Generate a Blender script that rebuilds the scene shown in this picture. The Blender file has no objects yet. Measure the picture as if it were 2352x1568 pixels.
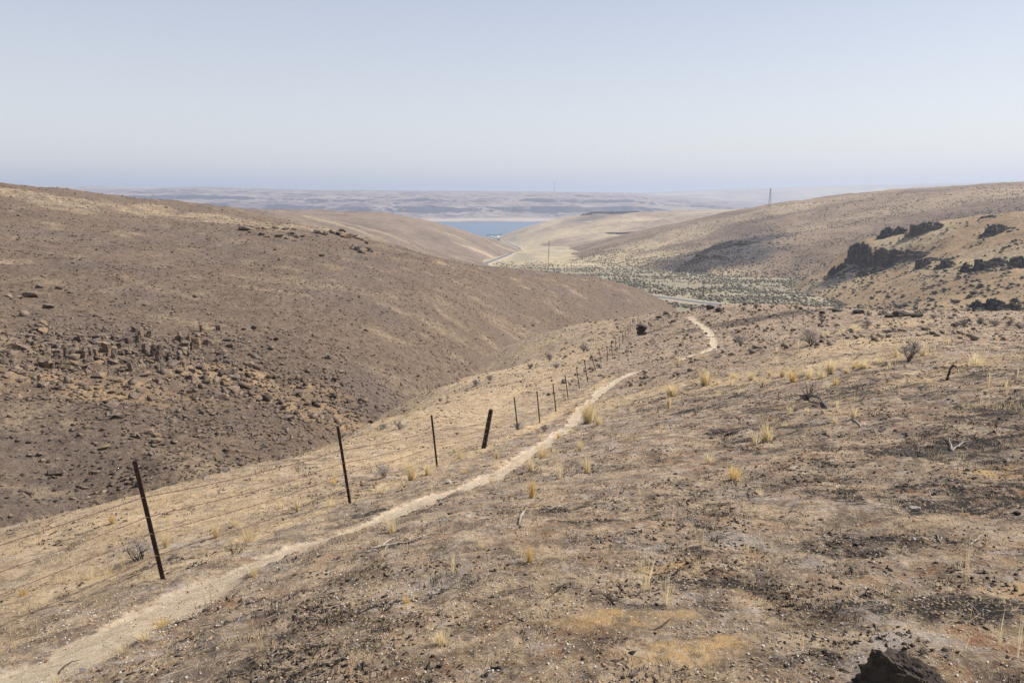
import bpy, bmesh, math, random
import numpy as np
from mathutils import Vector

# ------------------------------------------------------------------ camera, sky, sun, exposure
scene = bpy.context.scene
PITCH = math.radians(12.2)
FPX = 1601.0                                   # focal length in pixels of a 2352 px wide copy of the photo
cam = bpy.data.cameras.new("camera"); cam_o = bpy.data.objects.new("camera", cam)
scene.collection.objects.link(cam_o); scene.camera = cam_o
cam.sensor_width = 36.0; cam.lens = 36.0*FPX/2352.0
cam.clip_start = 0.05; cam.clip_end = 60000
cam_o.location = (0, 0, 0); cam_o.rotation_euler = (math.radians(90)-PITCH, 0, 0)

SUN_AZ, SUN_EL = 70.0, 46.0                    # clockwise from the view direction (+Y), elevation
w = bpy.data.worlds.new("World"); scene.world = w; w.use_nodes = True
wn = w.node_tree; bg = wn.nodes["Background"]
sky = wn.nodes.new("ShaderNodeTexSky"); sky.sky_type = 'NISHITA'; sky.sun_disc = False
sky.sun_elevation = math.radians(SUN_EL); sky.sun_rotation = math.radians(SUN_AZ)
sky.altitude = 300; sky.air_density = 1.0; sky.dust_density = 2.0; sky.ozone_density = 2.5
# smoke-laden air: the low sky is a flat pale blue-grey, clearing to the plain sky overhead
_g = wn.nodes.new("ShaderNodeNewGeometry"); _s = wn.nodes.new("ShaderNodeSeparateXYZ"); wn.links.new(_g.outputs["Incoming"], _s.inputs[0])
_r = wn.nodes.new("ShaderNodeMapRange"); _r.interpolation_type = 'SMOOTHSTEP'; wn.links.new(_s.outputs[2], _r.inputs["Value"])
_r.inputs["From Min"].default_value = -.02; _r.inputs["From Max"].default_value = -.30
_c = wn.nodes.new("ShaderNodeMix"); _c.data_type = 'RGBA'; wn.links.new(_r.outputs["Result"], _c.inputs[0])
_c.inputs[6].default_value = (5.10, 5.10, 5.12, 1); _c.inputs[7].default_value = (3.55, 3.75, 4.40, 1)
_r2 = wn.nodes.new("ShaderNodeMapRange"); _r2.interpolation_type = 'SMOOTHSTEP'; wn.links.new(_s.outputs[2], _r2.inputs["Value"])
_r2.inputs["From Min"].default_value = -.28; _r2.inputs["From Max"].default_value = -.75; _r2.inputs["To Min"].default_value = .24; _r2.inputs["To Max"].default_value = .85
_m = wn.nodes.new("ShaderNodeMix"); _m.data_type = 'RGBA'; wn.links.new(_r2.outputs["Result"], _m.inputs[0])
wn.links.new(_c.outputs[2], _m.inputs[6]); wn.links.new(sky.outputs[0], _m.inputs[7])
wn.links.new(_m.outputs[2], bg.inputs[0]); bg.inputs[1].default_value = 0.10
sun = bpy.data.lights.new("sun", 'SUN'); sun.energy = 4.6; sun.angle = math.radians(0.6); sun.color = (1.0, .94, .85)
sun_o = bpy.data.objects.new("sun", sun); scene.collection.objects.link(sun_o)
a, e = math.radians(SUN_AZ), math.radians(SUN_EL)
S_DIR = Vector((math.sin(a)*math.cos(e), math.cos(a)*math.cos(e), math.sin(e)))
sun_o.rotation_euler = (-S_DIR).to_track_quat('-Z', 'Y').to_euler(); sun_o.location = S_DIR*200
vs = scene.view_settings
vs.view_transform = 'Standard'; vs.look = 'None'; vs.gamma = 1; vs.use_curve_mapping = False; vs.exposure = 0.70
cy = scene.cycles
cy.use_denoising = True; cy.denoising_prefilter = 'NONE'; cy.denoising_input_passes = 'RGB_ALBEDO_NORMAL'
cy.max_bounces = 4; cy.diffuse_bounces = 2; cy.glossy_bounces = 2; cy.volume_bounces = 1; cy.transparent_max_bounces = 4
HAZE_DENSITY = 0.00016

# ------------------------------------------------------------------ numeric helpers
rng = np.random.default_rng(7); random.seed(7)
CP, SP = math.cos(PITCH), math.sin(PITCH)
def ray(px, py):
    u = (px-1176)/FPX; v = (py-784)/FPX
    return np.array((u, CP-v*SP, -(v*CP+SP)))
def at(px, py, z): return tuple(ray(px, py)*z)
class TPS:                                      # thin plate surface through surveyed points
    def __init__(s, pts, L):
        p = np.array(pts, float); s.x = p[:, :2]/L; s.L = L; n = len(p)
        P = np.c_[np.ones(n), s.x]
        A = np.block([[s.k(s.x, s.x), P], [P.T, np.zeros((3, 3))]])
        s.w = np.linalg.solve(A, np.r_[p[:, 2], 0, 0, 0])
    def k(s, a, b):
        d2 = ((a[:, None]-b[None])**2).sum(-1)
        return .5*d2*np.log(d2+1e-12)
    def __call__(s, X, Y):
        X = np.asarray(X, float); Y = np.asarray(Y, float); sh = X.shape
        q = np.c_[X.ravel(), Y.ravel()]/s.L; out = np.empty(len(q)); n = len(s.x)
        for i in range(0, len(q), 40000):
            b = q[i:i+40000]
            out[i:i+40000] = s.k(b, s.x)@s.w[:n] + s.w[n] + b@s.w[n+1:]
        return out.reshape(sh)
def _h(i, j, s):
    n = (i.astype(np.int64)*374761393 + j.astype(np.int64)*668265263 + s*2147483647) & 0xffffffff
    n = ((n ^ (n >> 13))*1274126177) & 0xffffffff
    return (n ^ (n >> 16)) & 0xffffffff
def gnoise(x, y, s=0):                          # gradient noise, about -0.7..0.7
    x = np.asarray(x, float); y = np.asarray(y, float)
    i = np.floor(x); j = np.floor(y); fx = x-i; fy = y-j
    u = fx*fx*fx*(fx*(fx*6-15)+10); v = fy*fy*fy*(fy*(fy*6-15)+10)
    def g(di, dj):
        a = _h(i+di, j+dj, s)/4294967296.0*2*math.pi
        return np.cos(a)*(fx-di)+np.sin(a)*(fy-dj)
    a0 = g(0, 0)*(1-u)+g(1, 0)*u; a1 = g(0, 1)*(1-u)+g(1, 1)*u
    return a0*(1-v)+a1*v
def fbm(x, y, o=4, s=0, gain=.5):
    t = 0; a = 1.0; f = 1.0
    for k in range(o):
        t = t + a*gnoise(x*f+k*17.3, y*f-k*9.1, s+k); a *= gain; f *= 2.03
    return t
def sstep(a, b, x):
    t = np.clip((x-a)/(b-a), 0, 1); return t*t*(3-2*t)
def seg_dist(X, Y, line):                       # distance from points to a polyline
    d = np.full(np.shape(X), 1e9)
    for (x0, y0), (x1, y1) in zip(line[:-1], line[1:]):
        dx, dy = x1-x0, y1-y0; L = dx*dx+dy*dy+1e-9
        t = np.clip(((X-x0)*dx+(Y-y0)*dy)/L, 0, 1)
        d = np.minimum(d, np.hypot(X-x0-t*dx, Y-y0-t*dy))
    return d
# ------------------------------------------------------------------ scene helpers
col = scene.collection
def mesh_np(name, V, F, smooth=False):
    me = bpy.data.meshes.new(name); V = np.asarray(V, np.float32); F = np.asarray(F, np.int32)
    k = F.shape[1]
    me.vertices.add(len(V)); me.vertices.foreach_set("co", V.ravel())
    me.loops.add(F.size); me.loops.foreach_set("vertex_index", F.ravel())
    me.polygons.add(len(F)); me.polygons.foreach_set("loop_start", np.arange(0, F.size, k, dtype=np.int32))
    me.polygons.foreach_set("loop_total", np.full(len(F), k, np.int32))
    if smooth: me.polygons.foreach_set("use_smooth", np.ones(len(F), bool))
    me.update(calc_edges=True)
    return me
def attr(me, name, arr):
    at_ = me.attributes.new(name, 'FLOAT', 'POINT'); at_.data.foreach_set('value', np.asarray(arr, np.float32).ravel())
def obj(name, me, mat=None, parent=None, loc=None):
    o = bpy.data.objects.new(name, me); col.objects.link(o)
    if mat is not None:
        me.materials.clear(); me.materials.append(mat)
    if parent is not None: o.parent = parent
    if loc is not None: o.location = loc
    return o
def empty(name, loc):
    o = bpy.data.objects.new(name, None); o.location = loc; o.empty_display_size = .2; col.objects.link(o); return o
def tag(o, label=None, cat=None, group=None, kind=None):
    if label: o['label'] = label
    if cat: o['category'] = cat
    if group: o['group'] = group
    if kind: o['kind'] = kind
    return o
class Bag:                                      # collects vertices and faces of ONE mesh
    def __init__(s): s.v = []; s.f = []
    def add(s, V, F):
        b = len(s.v); s.v.extend([tuple(p) for p in V]); s.f.extend([tuple(i+b for i in f) for f in F])
    def tube(s, pts, rad, n=5, cap=True):
        pts = [np.array(p, float) for p in pts]; V = []; F = []
        for i, p in enumerate(pts):
            t = pts[min(i+1, len(pts)-1)]-pts[max(i-1, 0)]; t = t/(np.linalg.norm(t)+1e-9)
            r_ = np.array((0, 0, 1.)) if abs(t[2]) < .9 else np.array((1., 0, 0))
            a_ = np.cross(t, r_); a_ /= np.linalg.norm(a_); b_ = np.cross(t, a_)
            r = rad[i] if hasattr(rad, '__len__') else rad
            for k in range(n):
                q = 2*math.pi*k/n; V.append(p+r*(math.cos(q)*a_+math.sin(q)*b_))
        for i in range(len(pts)-1):
            for k in range(n):
                F.append((i*n+k, i*n+(k+1) % n, (i+1)*n+(k+1) % n, (i+1)*n+k))
        if cap: F.append(tuple(range(n))[::-1]); F.append(tuple((len(pts)-1)*n+k for k in range(n)))
        s.add(V, F)
    def box(s, c, d, yaw=0):
        c_, s_ = math.cos(yaw), math.sin(yaw); V = []
        for z in (-1, 1):
            for x, y in ((-1, -1), (1, -1), (1, 1), (-1, 1)):
                X, Y = x*d[0]/2, y*d[1]/2
                V.append((c[0]+X*c_-Y*s_, c[1]+X*s_+Y*c_, c[2]+z*d[2]/2))
        s.add(V, [(3, 2, 1, 0), (4, 5, 6, 7), (0, 1, 5, 4), (1, 2, 6, 5), (2, 3, 7, 6), (3, 0, 4, 7)])
    def mesh(s, name, smooth=False):
        me = bpy.data.meshes.new(name); me.from_pydata(s.v, [], s.f); me.update()
        if smooth: me.polygons.foreach_set("use_smooth", np.ones(len(me.polygons), bool))
        return me
    def obj(s, name, mat, parent=None, loc=None, smooth=False): return obj(name, s.mesh(name, smooth), mat, parent, loc)

# ------------------------------------------------------------------ materials
def new_mat(name, rough=.95, spec=.1):
    m = bpy.data.materials.new(name); m.use_nodes = True
    b = m.node_tree.nodes["Principled BSDF"]; b.inputs["Roughness"].default_value = rough
    b.inputs["Specular IOR Level"].default_value = spec
    return m, m.node_tree, b
class NB:
    """small node builder"""
    def __init__(s, nt):
        s.nt = nt; g = nt.nodes.new("ShaderNodeNewGeometry"); s.pos = g.outputs["Position"]; s.geo = g
    def link(s, a, b): s.nt.links.new(a, b)
    def put(s, sock, val):
        if hasattr(val, 'is_linked'): s.link(val, sock)
        elif isinstance(val, (tuple, list)) and len(val) == 3 and sock.type == 'RGBA': sock.default_value = (*val, 1)
        else: sock.default_value = val
    def noise(s, scale, detail=6, rough=.6, dist=0, vec=None, stretch=None):
        v = vec or s.pos
        if stretch:
            m = s.nt.nodes.new("ShaderNodeMapping"); m.inputs["Scale"].default_value = stretch[0:3]
            if len(stretch) > 3: m.inputs["Rotation"].default_value = (0, 0, stretch[3])
            s.link(v, m.inputs[0]); v = m.outputs[0]
        n = s.nt.nodes.new("ShaderNodeTexNoise"); s.link(v, n.inputs["Vector"])
        n.inputs["Scale"].default_value = scale; n.inputs["Detail"].default_value = detail
        n.inputs["Roughness"].default_value = rough; n.inputs["Distortion"].default_value = dist
        return n.outputs["Fac"]
    def voro(s, scale, out="Distance", rnd=1):
        n = s.nt.nodes.new("ShaderNodeTexVoronoi"); s.link(s.pos, n.inputs["Vector"]); n.inputs["Scale"].default_value = scale
        n.inputs["Randomness"].default_value = rnd
        return n.outputs[out]
    def attr(s, name):
        n = s.nt.nodes.new("ShaderNodeAttribute"); n.attribute_name = name; return n.outputs["Fac"]
    def rand(s): return s.nt.nodes.new("ShaderNodeObjectInfo").outputs["Random"]
    def ss(s, x, a, b):                         # smooth step
        n = s.nt.nodes.new("ShaderNodeMapRange"); n.interpolation_type = 'SMOOTHSTEP'
        s.put(n.inputs["Value"], x); s.put(n.inputs["From Min"], a); s.put(n.inputs["From Max"], b)
        return n.outputs["Result"]
    def math(s, op, a, b=0, clamp=False):
        n = s.nt.nodes.new("ShaderNodeMath"); n.operation = op; n.use_clamp = clamp
        s.put(n.inputs[0], a); s.put(n.inputs[1], b); return n.outputs[0]
    def mix(s, f, a, b):
        n = s.nt.nodes.new("ShaderNodeMix"); n.data_type = 'RGBA'
        s.put(n.inputs[0], f); s.put(n.inputs[6], a); s.put(n.inputs[7], b); return n.outputs[2]
    def bump(s, h, strength, dist, bsdf):
        n = s.nt.nodes.new("ShaderNodeBump"); n.inputs["Strength"].default_value = strength; n.inputs["Distance"].default_value = dist
        s.link(h, n.inputs["Height"]); s.link(n.outputs[0], bsdf.inputs["Normal"])
def simple_mat(name, cols, scale=8, rough=.9, bump=None, by='random', spec=.1):
    """cols: (dark, light); colour varies by noise and from thing to thing"""
    m, nt, b = new_mat(name, rough, spec); q = NB(nt)
    n = q.noise(scale, 5, .65)
    f = q.ss(n, .3, .7)
    if by == 'random': f = q.math('ADD', q.math('MULTIPLY', f, .6), q.math('MULTIPLY', q.rand(), .4))
    elif by: f = q.math('ADD', q.math('MULTIPLY', f, .35), q.math('MULTIPLY', q.attr(by), .65))
    q.put(b.inputs["Base Color"], q.mix(f, cols[0], cols[1]))
    if bump: q.bump(n, bump[0], bump[1], b)
    return m
# --- burnt ground of the near ridge (attributes are surface cover surveyed on the ground: trail dust, char, straw, ochre spoil)
def mat_near_ground():
    m, nt, b = new_mat("burnt_ground", .97, .05); q = NB(nt)
    wide = q.noise(2.1, 10, .80, .3); two = q.noise(4.3, 9, .80, .2); fine = q.noise(15, 8, .75, .3); grit = q.noise(70, 5, .75)
    pat = q.noise(.8, 6, .62, .8); three = q.noise(3.1, 10, .84, .4); rust = q.noise(2.7, 9, .78)
    path, burn, straw, ochre = q.attr('trail'), q.attr('burn'), q.attr('straw'), q.attr('ochre')
    c = q.mix(q.ss(wide, .40, .60), (.112, .082, .059), (.425, .316, .208))
    c = q.mix(q.math('MULTIPLY', q.ss(pat, .42, .62), .35), c, (.22, .180, .15))
    c = q.mix(q.math('MULTIPLY', q.ss(q.noise(1.15, 9, .74, .5), .53, .64), .6), c, (.37, .335, .31))
    c = q.mix(q.math('MULTIPLY', q.ss(fine, .50, .38), .55), c, (.085, .062, .048))
    c = q.mix(q.math('MULTIPLY', q.ss(fine, .54, .64), .55), c, (.46, .36, .25))
    c = q.mix(q.math('MULTIPLY', q.ss(two, .55, .64), .7), c, (.40, .345, .30))           # grey litter and ash
    c = q.mix(q.math('MULTIPLY', q.math('MULTIPLY', q.attr('rust'), q.ss(rust, .50, .62)), .75), c, (.22, .100, .046))         # rusty moss
    c = q.mix(q.math('MULTIPLY', straw, q.ss(two, .38, .56)), c, (.47, .345, .20))
    och = q.math('MULTIPLY', ochre, q.ss(two, .40, .58))
    c = q.mix(q.math('MULTIPLY', och, .9), c, (.43, .275, .12))
    ch = q.math('ADD', three, q.math('MULTIPLY', burn, .16))
    c = q.mix(q.math('MULTIPLY', q.ss(ch, .53, .63), .45), c, (.095, .075, .064))
    c = q.mix(q.math('MULTIPLY', q.ss(ch, .60, .66), .9), c, (.026, .023, .022))
    c = q.mix(q.math('MULTIPLY', q.ss(grit, .57, .70), .55), c, (.05, .040, .035))
    c = q.mix(q.math('MULTIPLY', q.ss(q.noise(48, 4, .7), .60, .67), .8), c, (.66, .60, .52))
    mid = two
    dust = q.mix(q.ss(q.math('ADD', q.math('MULTIPLY', fine, .5), q.math('MULTIPLY', two, .5)), .38, .62), (.37, .29, .205), (.57, .465, .335))
    dust = q.mix(q.math('MULTIPLY', q.ss(grit, .55, .75), .35), dust, (.30, .22, .15))
    c = q.mix(q.math('MULTIPLY', q.ss(q.math('ADD', path, q.math('MULTIPLY', q.math('SUBTRACT', q.math('ADD', q.math('MULTIPLY', wide, .5), q.math('MULTIPLY', q.noise(.9, 6, .65), .5)), .5), 5.5)), .30, .80), .92), c, dust)
    q.put(b.inputs["Base Color"], c)
    h = q.math('ADD', q.math('MULTIPLY', fine, 1.0), q.math('ADD', q.math('MULTIPLY', grit, .4), q.math('MULTIPLY', mid, 1.6)))
    q.bump(h, .9, .035, b)
    return m
def mat_left_hill():
    m, nt, b = new_mat("burnt_hillside", .97, .05); q = NB(nt)
    wide = q.noise(.8, 10, .80, .3); two = q.noise(1.2, 9, .80); fine = q.noise(2.4, 8, .76); grit = q.noise(7, 5, .75); mid = q.noise(.30, 8, .68, .3); pat = q.noise(.05, 6, .62, .5)
    straw, burn, clay = q.attr('straw'), q.attr('burn'), q.attr('ochre')
    c = q.mix(q.ss(wide, .37, .63), (.096, .070, .053), (.218, .160, .115))
    c = q.mix(q.math('MULTIPLY', q.ss(fine, .48, .36), .6), c, (.055, .043, .039))
    c = q.mix(q.math('MULTIPLY', q.ss(fine, .55, .66), .55), c, (.33, .25, .18))
    c = q.mix(q.math('MULTIPLY', q.ss(pat, .45, .65), .4), c, (.135, .110, .100))
    c = q.mix(q.math('MULTIPLY', q.ss(two, .56, .66), .45), c, (.30, .225, .16))
    c = q.mix(q.math('MULTIPLY', clay, q.ss(mid, .35, .6)), c, (.36, .245, .14))
    c = q.mix(q.math('MULTIPLY', q.math('MULTIPLY', straw, .8), q.ss(two, .42, .56)), c, (.42, .325, .205))
    ch = q.math('ADD', q.noise(.8, 9, .82, .4), q.math('MULTIPLY', burn, .06))
    c = q.mix(q.math('MULTIPLY', q.ss(ch, .55, .63), .8), c, (.045, .038, .038))
    c = q.mix(q.math('MULTIPLY', q.ss(grit, .56, .7), .55), c, (.06, .047, .042))
    c = q.mix(q.math('MULTIPLY', q.ss(q.noise(5, 4, .7), .64, .72), .6), c, (.42, .35, .29))
    q.put(b.inputs["Base Color"], c)
    h = q.math('ADD', q.math('MULTIPLY', fine, 1.0), q.math('ADD', q.math('MULTIPLY', grit, .3), q.math('MULTIPLY', mid, 2.0)))
    q.bump(h, .9, .35, b)
    return m
def mat_far_slope(name, c0, c1, dot, dscale, straw_c=(.46, .37, .23), dots=.6, big_s=.012, fine_s=.22):
    m, nt, b = new_mat(name, .97, .05); q = NB(nt)
    big = q.noise(big_s, 6, .6, .5); fine = q.noise(fine_s, 8, .74)
    c = q.mix(q.ss(q.math('ADD', q.math('MULTIPLY', big, .6), q.math('MULTIPLY', fine, .4)), .38, .62), c0, c1)
    c = q.mix(q.math('MULTIPLY', q.attr('straw'), q.ss(fine, .3, .55)), c, straw_c)
    c = q.mix(q.attr('burn'), c, (.085, .075, .072))  # dark cover; on the tan spur it is painted shade below the cliffs
    v = q.voro(dscale); sp = q.ss(v, .42, .2)
    c = q.mix(q.math('MULTIPLY', q.math('MULTIPLY', sp, q.ss(q.noise(dscale*.3, 3, .6), .4, .58)), dots), c, dot)
    c = q.mix(q.math('MULTIPLY', q.ss(q.noise(dscale*1.1, 4, .75), .56, .7), .45), c, dot)
    q.put(b.inputs["Base Color"], c)
    q.bump(q.math('ADD', fine, q.math('MULTIPLY', big, 3)), .8, 1.2, b)
    return m
def mat_bluff():
    m, nt, b = new_mat("bluff_slope", .97, .05); q = NB(nt)
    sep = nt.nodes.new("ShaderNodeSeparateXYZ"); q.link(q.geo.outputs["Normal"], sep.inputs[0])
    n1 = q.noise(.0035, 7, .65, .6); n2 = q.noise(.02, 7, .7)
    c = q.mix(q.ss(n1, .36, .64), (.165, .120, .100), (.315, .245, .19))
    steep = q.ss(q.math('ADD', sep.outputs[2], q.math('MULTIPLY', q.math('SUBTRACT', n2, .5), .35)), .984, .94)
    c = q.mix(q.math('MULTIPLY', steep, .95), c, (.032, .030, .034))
    c = q.mix(q.attr('field'), c, (.10, .19, .075))
    c = q.mix(q.math('MULTIPLY', q.attr('straw'), .8), c, (.44, .36, .26))
    q.put(b.inputs["Base Color"], c)
    return m
def mat_water():
    m, nt, b = new_mat("river_surface", .3, .5); q = NB(nt)
    b.inputs["Base Color"].default_value = (.03, .085, .15, 1)
    q.bump(q.noise(.03, 6, .7, stretch=(.35, 1, 1)), .25, 2, b)
    return m
def mat_rock(name, c0, c1, lichen=(.30, .19, .06), lich=.35, scale=2.5):
    m, nt, b = new_mat(name, .92, .15); q = NB(nt)
    n = q.noise(scale, 7, .68); n2 = q.noise(scale*3.3, 6, .7)
    f = q.math('ADD', q.math('MULTIPLY', q.ss(n, .3, .7), .65), q.math('MULTIPLY', q.rand(), .35))
    c = q.mix(f, c0, c1)
    c = q.mix(q.math('MULTIPLY', q.ss(q.math('ADD', q.noise(scale*.6, 4, .6), q.math('MULTIPLY', q.rand(), .22)), .64, .74), lich), c, lichen)
    c = q.mix(q.math('MULTIPLY', q.ss(n2, .6, .72), .4), c, (.33, .29, .25))
    q.put(b.inputs["Base Color"], c); q.bump(n2, 1.0, .3/scale, b)
    return m
def mat_grass(name, cols, by=None):
    m, nt, b = new_mat(name, .8, .1); q = NB(nt); f = q.math('ADD', q.math('MULTIPLY', q.noise(9, 4, .6), .5), q.math('MULTIPLY', q.attr(by) if by else q.rand(), .5))
    c = q.mix(f, cols[0], cols[1]); q.put(b.inputs["Base Color"], c)
    t = nt.nodes.new("ShaderNodeBsdfTranslucent"); q.link(c, t.inputs[0]); x = nt.nodes.new("ShaderNodeMixShader"); x.inputs[0].default_value = .5
    q.link(b.outputs[0], x.inputs[1]); q.link(t.outputs[0], x.inputs[2]); q.link(x.outputs[0], nt.nodes["Material Output"].inputs[0]); return m
M = dict(
 near=mat_near_ground(), left=mat_left_hill(),
 c=mat_far_slope("burnt_far_slope", (.132, .104, .084), (.222, .170, .128), (.08, .065, .06), .30, dots=.5),
 d1=mat_far_slope("sage_slope", (.142, .104, .080), (.275, .202, .138), (.095, .08, .068), .20, dots=.7, big_s=.006),
 d2=mat_far_slope("tan_slope", (.215, .152, .095), (.345, .246, .146), (.10, .09, .07), .45, dots=.5, big_s=.02, fine_s=.5),
 d3=mat_far_slope("dry_far_slope", (.20, .15, .115), (.40, .315, .205), (.13, .11, .09), .10, straw_c=(.43, .34, .21), dots=.5, big_s=.0035, fine_s=.05),
 floor=mat_far_slope("valley_scrub", (.195, .172, .122), (.285, .245, .172), (.15, .145, .11), .28, straw_c=(.41, .325, .205), dots=.75, big_s=.008, fine_s=.12),
 bluff=mat_bluff(), water=mat_water(),
 plateau=mat_far_slope("plateau_fields", (.20, .165, .13), (.33, .27, .20), (.10, .13, .075), .004, dots=.5, big_s=.0006, fine_s=.004),
 pebble2=simple_mat('pale_stone', ((.20,.17,.145),(.43,.385,.335)), 30),
 rock=mat_rock("basalt", (.065, .050, .043), (.27, .205, .160)),
 boulder=mat_rock("boulder_stone", (.020, .017, .016), (.11, .082, .06), (.20, .15, .07), .35, 14),
 drock=mat_rock("dark_basalt", (.030, .027, .025), (.105, .088, .075), (.14, .13, .07), .3),
 cliff=mat_rock("cliff_basalt", (.032, .028, .027), (.155, .125, .100), (.20, .15, .08), .3, .4),
 darkrubble=simple_mat("dark_rubble", ((.028, .025, .024), (.120, .100, .084)), .6, by='tint'),
 sagestuff=simple_mat("sage_clump", ((.055, .050, .042), (.165, .150, .112)), .8, by='tint'),
 rubble=simple_mat("basalt_rubble", ((.045, .035, .030), (.215, .162, .120)), 2.2, by='tint'),
 scree=simple_mat("scree", ((.055, .042, .036), (.225, .172, .130)), 3, by='tint'),
 char=simple_mat("char", ((.010, .009, .009), (.060, .048, .042)), 40, by='tint'),
 crumb=simple_mat("soil_crumb", ((.075, .050, .036), (.40, .285, .18)), 30, by='tint'),
 pebble=simple_mat("pebble", ((.19, .155, .125), (.58, .53, .47)), 30, by='tint'),
 stalk=mat_grass("straw_stalk", ((.45, .33, .17), (.80, .66, .42)), 'tint'),
 twig=simple_mat("grey_twig", ((.16, .135, .115), (.42, .375, .335)), 25, by='tint'),
 straw=mat_grass("dry_grass", ((.58, .45, .25), (.82, .70, .46))),
 gold=mat_grass("golden_grass", ((.56, .39, .15), (.78, .60, .30))),
 burntwood=simple_mat("charred_wood", ((.014, .012, .012), (.060, .050, .045)), 14, .85, (.6, .01)),
 charwood=simple_mat("half_burnt_wood", ((.02, .018, .017), (.21, .185, .165)), 30, .85, (.5, .01)),
 greywood=simple_mat("weathered_wood", ((.13, .112, .098), (.40, .355, .31)), 18, .85, (.5, .01)),
 twigs=simple_mat("bare_twigs", ((.21, .185, .165), (.46, .41, .37)), 14),
 scrub=simple_mat("dry_scrub", ((.070, .055, .044), (.27, .215, .155)), 3, by='tint'),
 sage=simple_mat("sage_leaf", ((.090, .083, .064), (.225, .200, .150)), .8, by='tint'),
 sageb=simple_mat("sage_leaf_dusty", ((.060, .055, .044), (.15, .135, .10)), .8),
 steel=simple_mat("rusty_steel", ((.016, .010, .008), (.055, .030, .022)), 22, .7, (.4, .003), spec=.3),
 wire=simple_mat("rusty_wire", ((.05, .025, .018), (.13, .065, .04)), 40, .6, spec=.3),
 postwood=simple_mat("old_post_wood", ((.030, .022, .018), (.105, .075, .055)), 10, .9, (.7, .01)),
 polewood=simple_mat("pole_wood", ((.06, .048, .04), (.12, .10, .085)), 2, .9),
 galv=simple_mat("tower_steel", ((.24, .245, .25), (.36, .365, .37)), .5, .6),
 asphalt=simple_mat("asphalt", ((.115, .116, .122), (.16, .16, .165)), .6, .9, by=None),
 gravel=simple_mat("road_gravel", ((.30, .25, .175), (.42, .35, .25)), .5, .95, by=None),
 housewall=simple_mat("house_wall", ((.36, .34, .32), (.50, .48, .46)), .2, .8),
 houseroof=simple_mat("house_roof", ((.30, .30, .31), (.52, .52, .51)), .2, .7),
 leafdark=simple_mat("tree_leaf", ((.030, .045, .024), (.075, .095, .05)), .3),
)
# ------------------------------------------------------------------ the land: surveyed points (photo pixel, distance) for each slope
def pts(l): return [at(*t) for t in l]
A_P = pts([(376,1343,6.9),(804,1160,11),(1004,1075,16),(1110,1031,20),(1240,970,27.5),(1277,944,30.5),(1305,916,35.5),(1330,893,38.5),
 (1370,850,47),(1395,818,60),(1440,770,82),(1460,750,95),(0,1568,3.95),(500,1568,3.4),(1176,1568,3.05),(1800,1568,2.95),(2352,1568,2.9),
 (1176,1200,6.5),(1760,1200,6.0),(2352,1200,5.6),(2352,1000,9),(2352,850,17),(2352,735,44),(1650,703,88),(1560,722,92),(1800,705,78),(2000,712,68),(2150,720,58),
 (1640,795,56),(1868,790,34),(2087,825,25),(1500,1000,15.5),(1800,1000,12.5),(1480,900,31),(1900,900,18.5),(1620,880,29),
 (0,1215,14),(210,1165,16.5),(420,1110,19),(570,1075,22),(720,1040,26),(830,985,34),(900,955,45),(1000,905,58),(1060,870,70),(1230,780,110),(1310,755,128),(1100,900,48),(1250,850,64),(1330,790,85)]) + [
 (0,0,-1.65),(4,0,-1.5),(-4,0,-2.5),(0,-5,-.6),(10,0,-1.4),(12,10,-2.7),(-12,0,-4.6),(-12,-5,-3.8),(8,-6,-.5),(25,12,-4.2),(30,25,-6.2)] + [
 at(2352,770,75),at(2352,850,110),at(2000,745,100),at(1800,738,112),at(1650,735,125),at(1500,765,140),at(2150,760,85),at(2000,820,150),at(2700,800,100),at(1390,760,160),at(1240,800,150),at(1060,910,95),at(830,1060,50),at(720,1120,40),at(420,1220,30),at(0,1350,22),at(-400,1400,20),at(2700,730,60)]
B_P = pts([(0,1400,24),(0,1100,36),(0,900,48),(0,800,56),(0,700,70),(0,600,95),(0,500,140),(0,425,190),(-400,425,150),(-400,600,75),(-400,1000,34),(-400,1350,24),(0,480,300),(-400,470,260),
 (400,1250,33),(400,1100,40),(400,1000,46),(400,900,55),(400,800,67),(400,700,86),(400,600,125),(400,550,160),(400,500,220),(400,463,300),(200,443,235),(100,436,205),(560,483,330),(400,510,450),(200,480,340),
 (760,1120,44),(760,1000,56),(760,900,66),(760,800,80),(760,700,104),(760,600,150),(760,546,205),(760,528,230),(760,545,300),(640,515,250),(600,492,330),(620,530,420),
 (1000,950,80),(1000,905,85),(1000,850,92),(1000,800,103),(1000,700,135),(1000,640,175),(1000,599,215),(1000,625,300),(880,572,212),(880,600,300),
 (1200,850,135),(1200,795,150),(1200,750,165),(1200,700,195),(1200,650,245),(1200,619,275),(1200,640,370),
 (1400,780,210),(1400,745,230),(1400,700,265),(1400,650,310),(1400,665,400),(1530,694,355),(1480,670,335),(1500,690,420),(1580,725,350),(1500,760,260),(1600,760,300)])
C1_P = pts([(400,480,420),(500,478,450),(640,491,480),(800,519,520),(930,550,560),(1014,588,600),(1108,606,650),(1130,625,690),(845,575,400),(935,610,430),(1047,620,520),(640,530,380),(740,540,390),
 (640,500,650),(800,535,700),(930,575,720),(1050,605,760),(500,490,600),(200,470,420),(200,480,600)])
C2_P = pts([(400,489,880),(640,491,900),(740,494,900),(827,495,920),(936,503,960),(1021,517,1020),(1086,539,1080),(1139,556,1150),(1173,564,1220),(1200,578,1260),(1120,601,830),(1050,572,800),(930,553,720),(1170,590,1000),(700,520,650),(820,520,760),(980,535,860),(400,510,650),
 (640,500,1300),(827,510,1350),(936,525,1400),(1086,555,1500),(1160,566,1600),(1180,560,2100),(936,540,2100),(640,525,2000),(200,490,900),(200,500,1300)])
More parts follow.
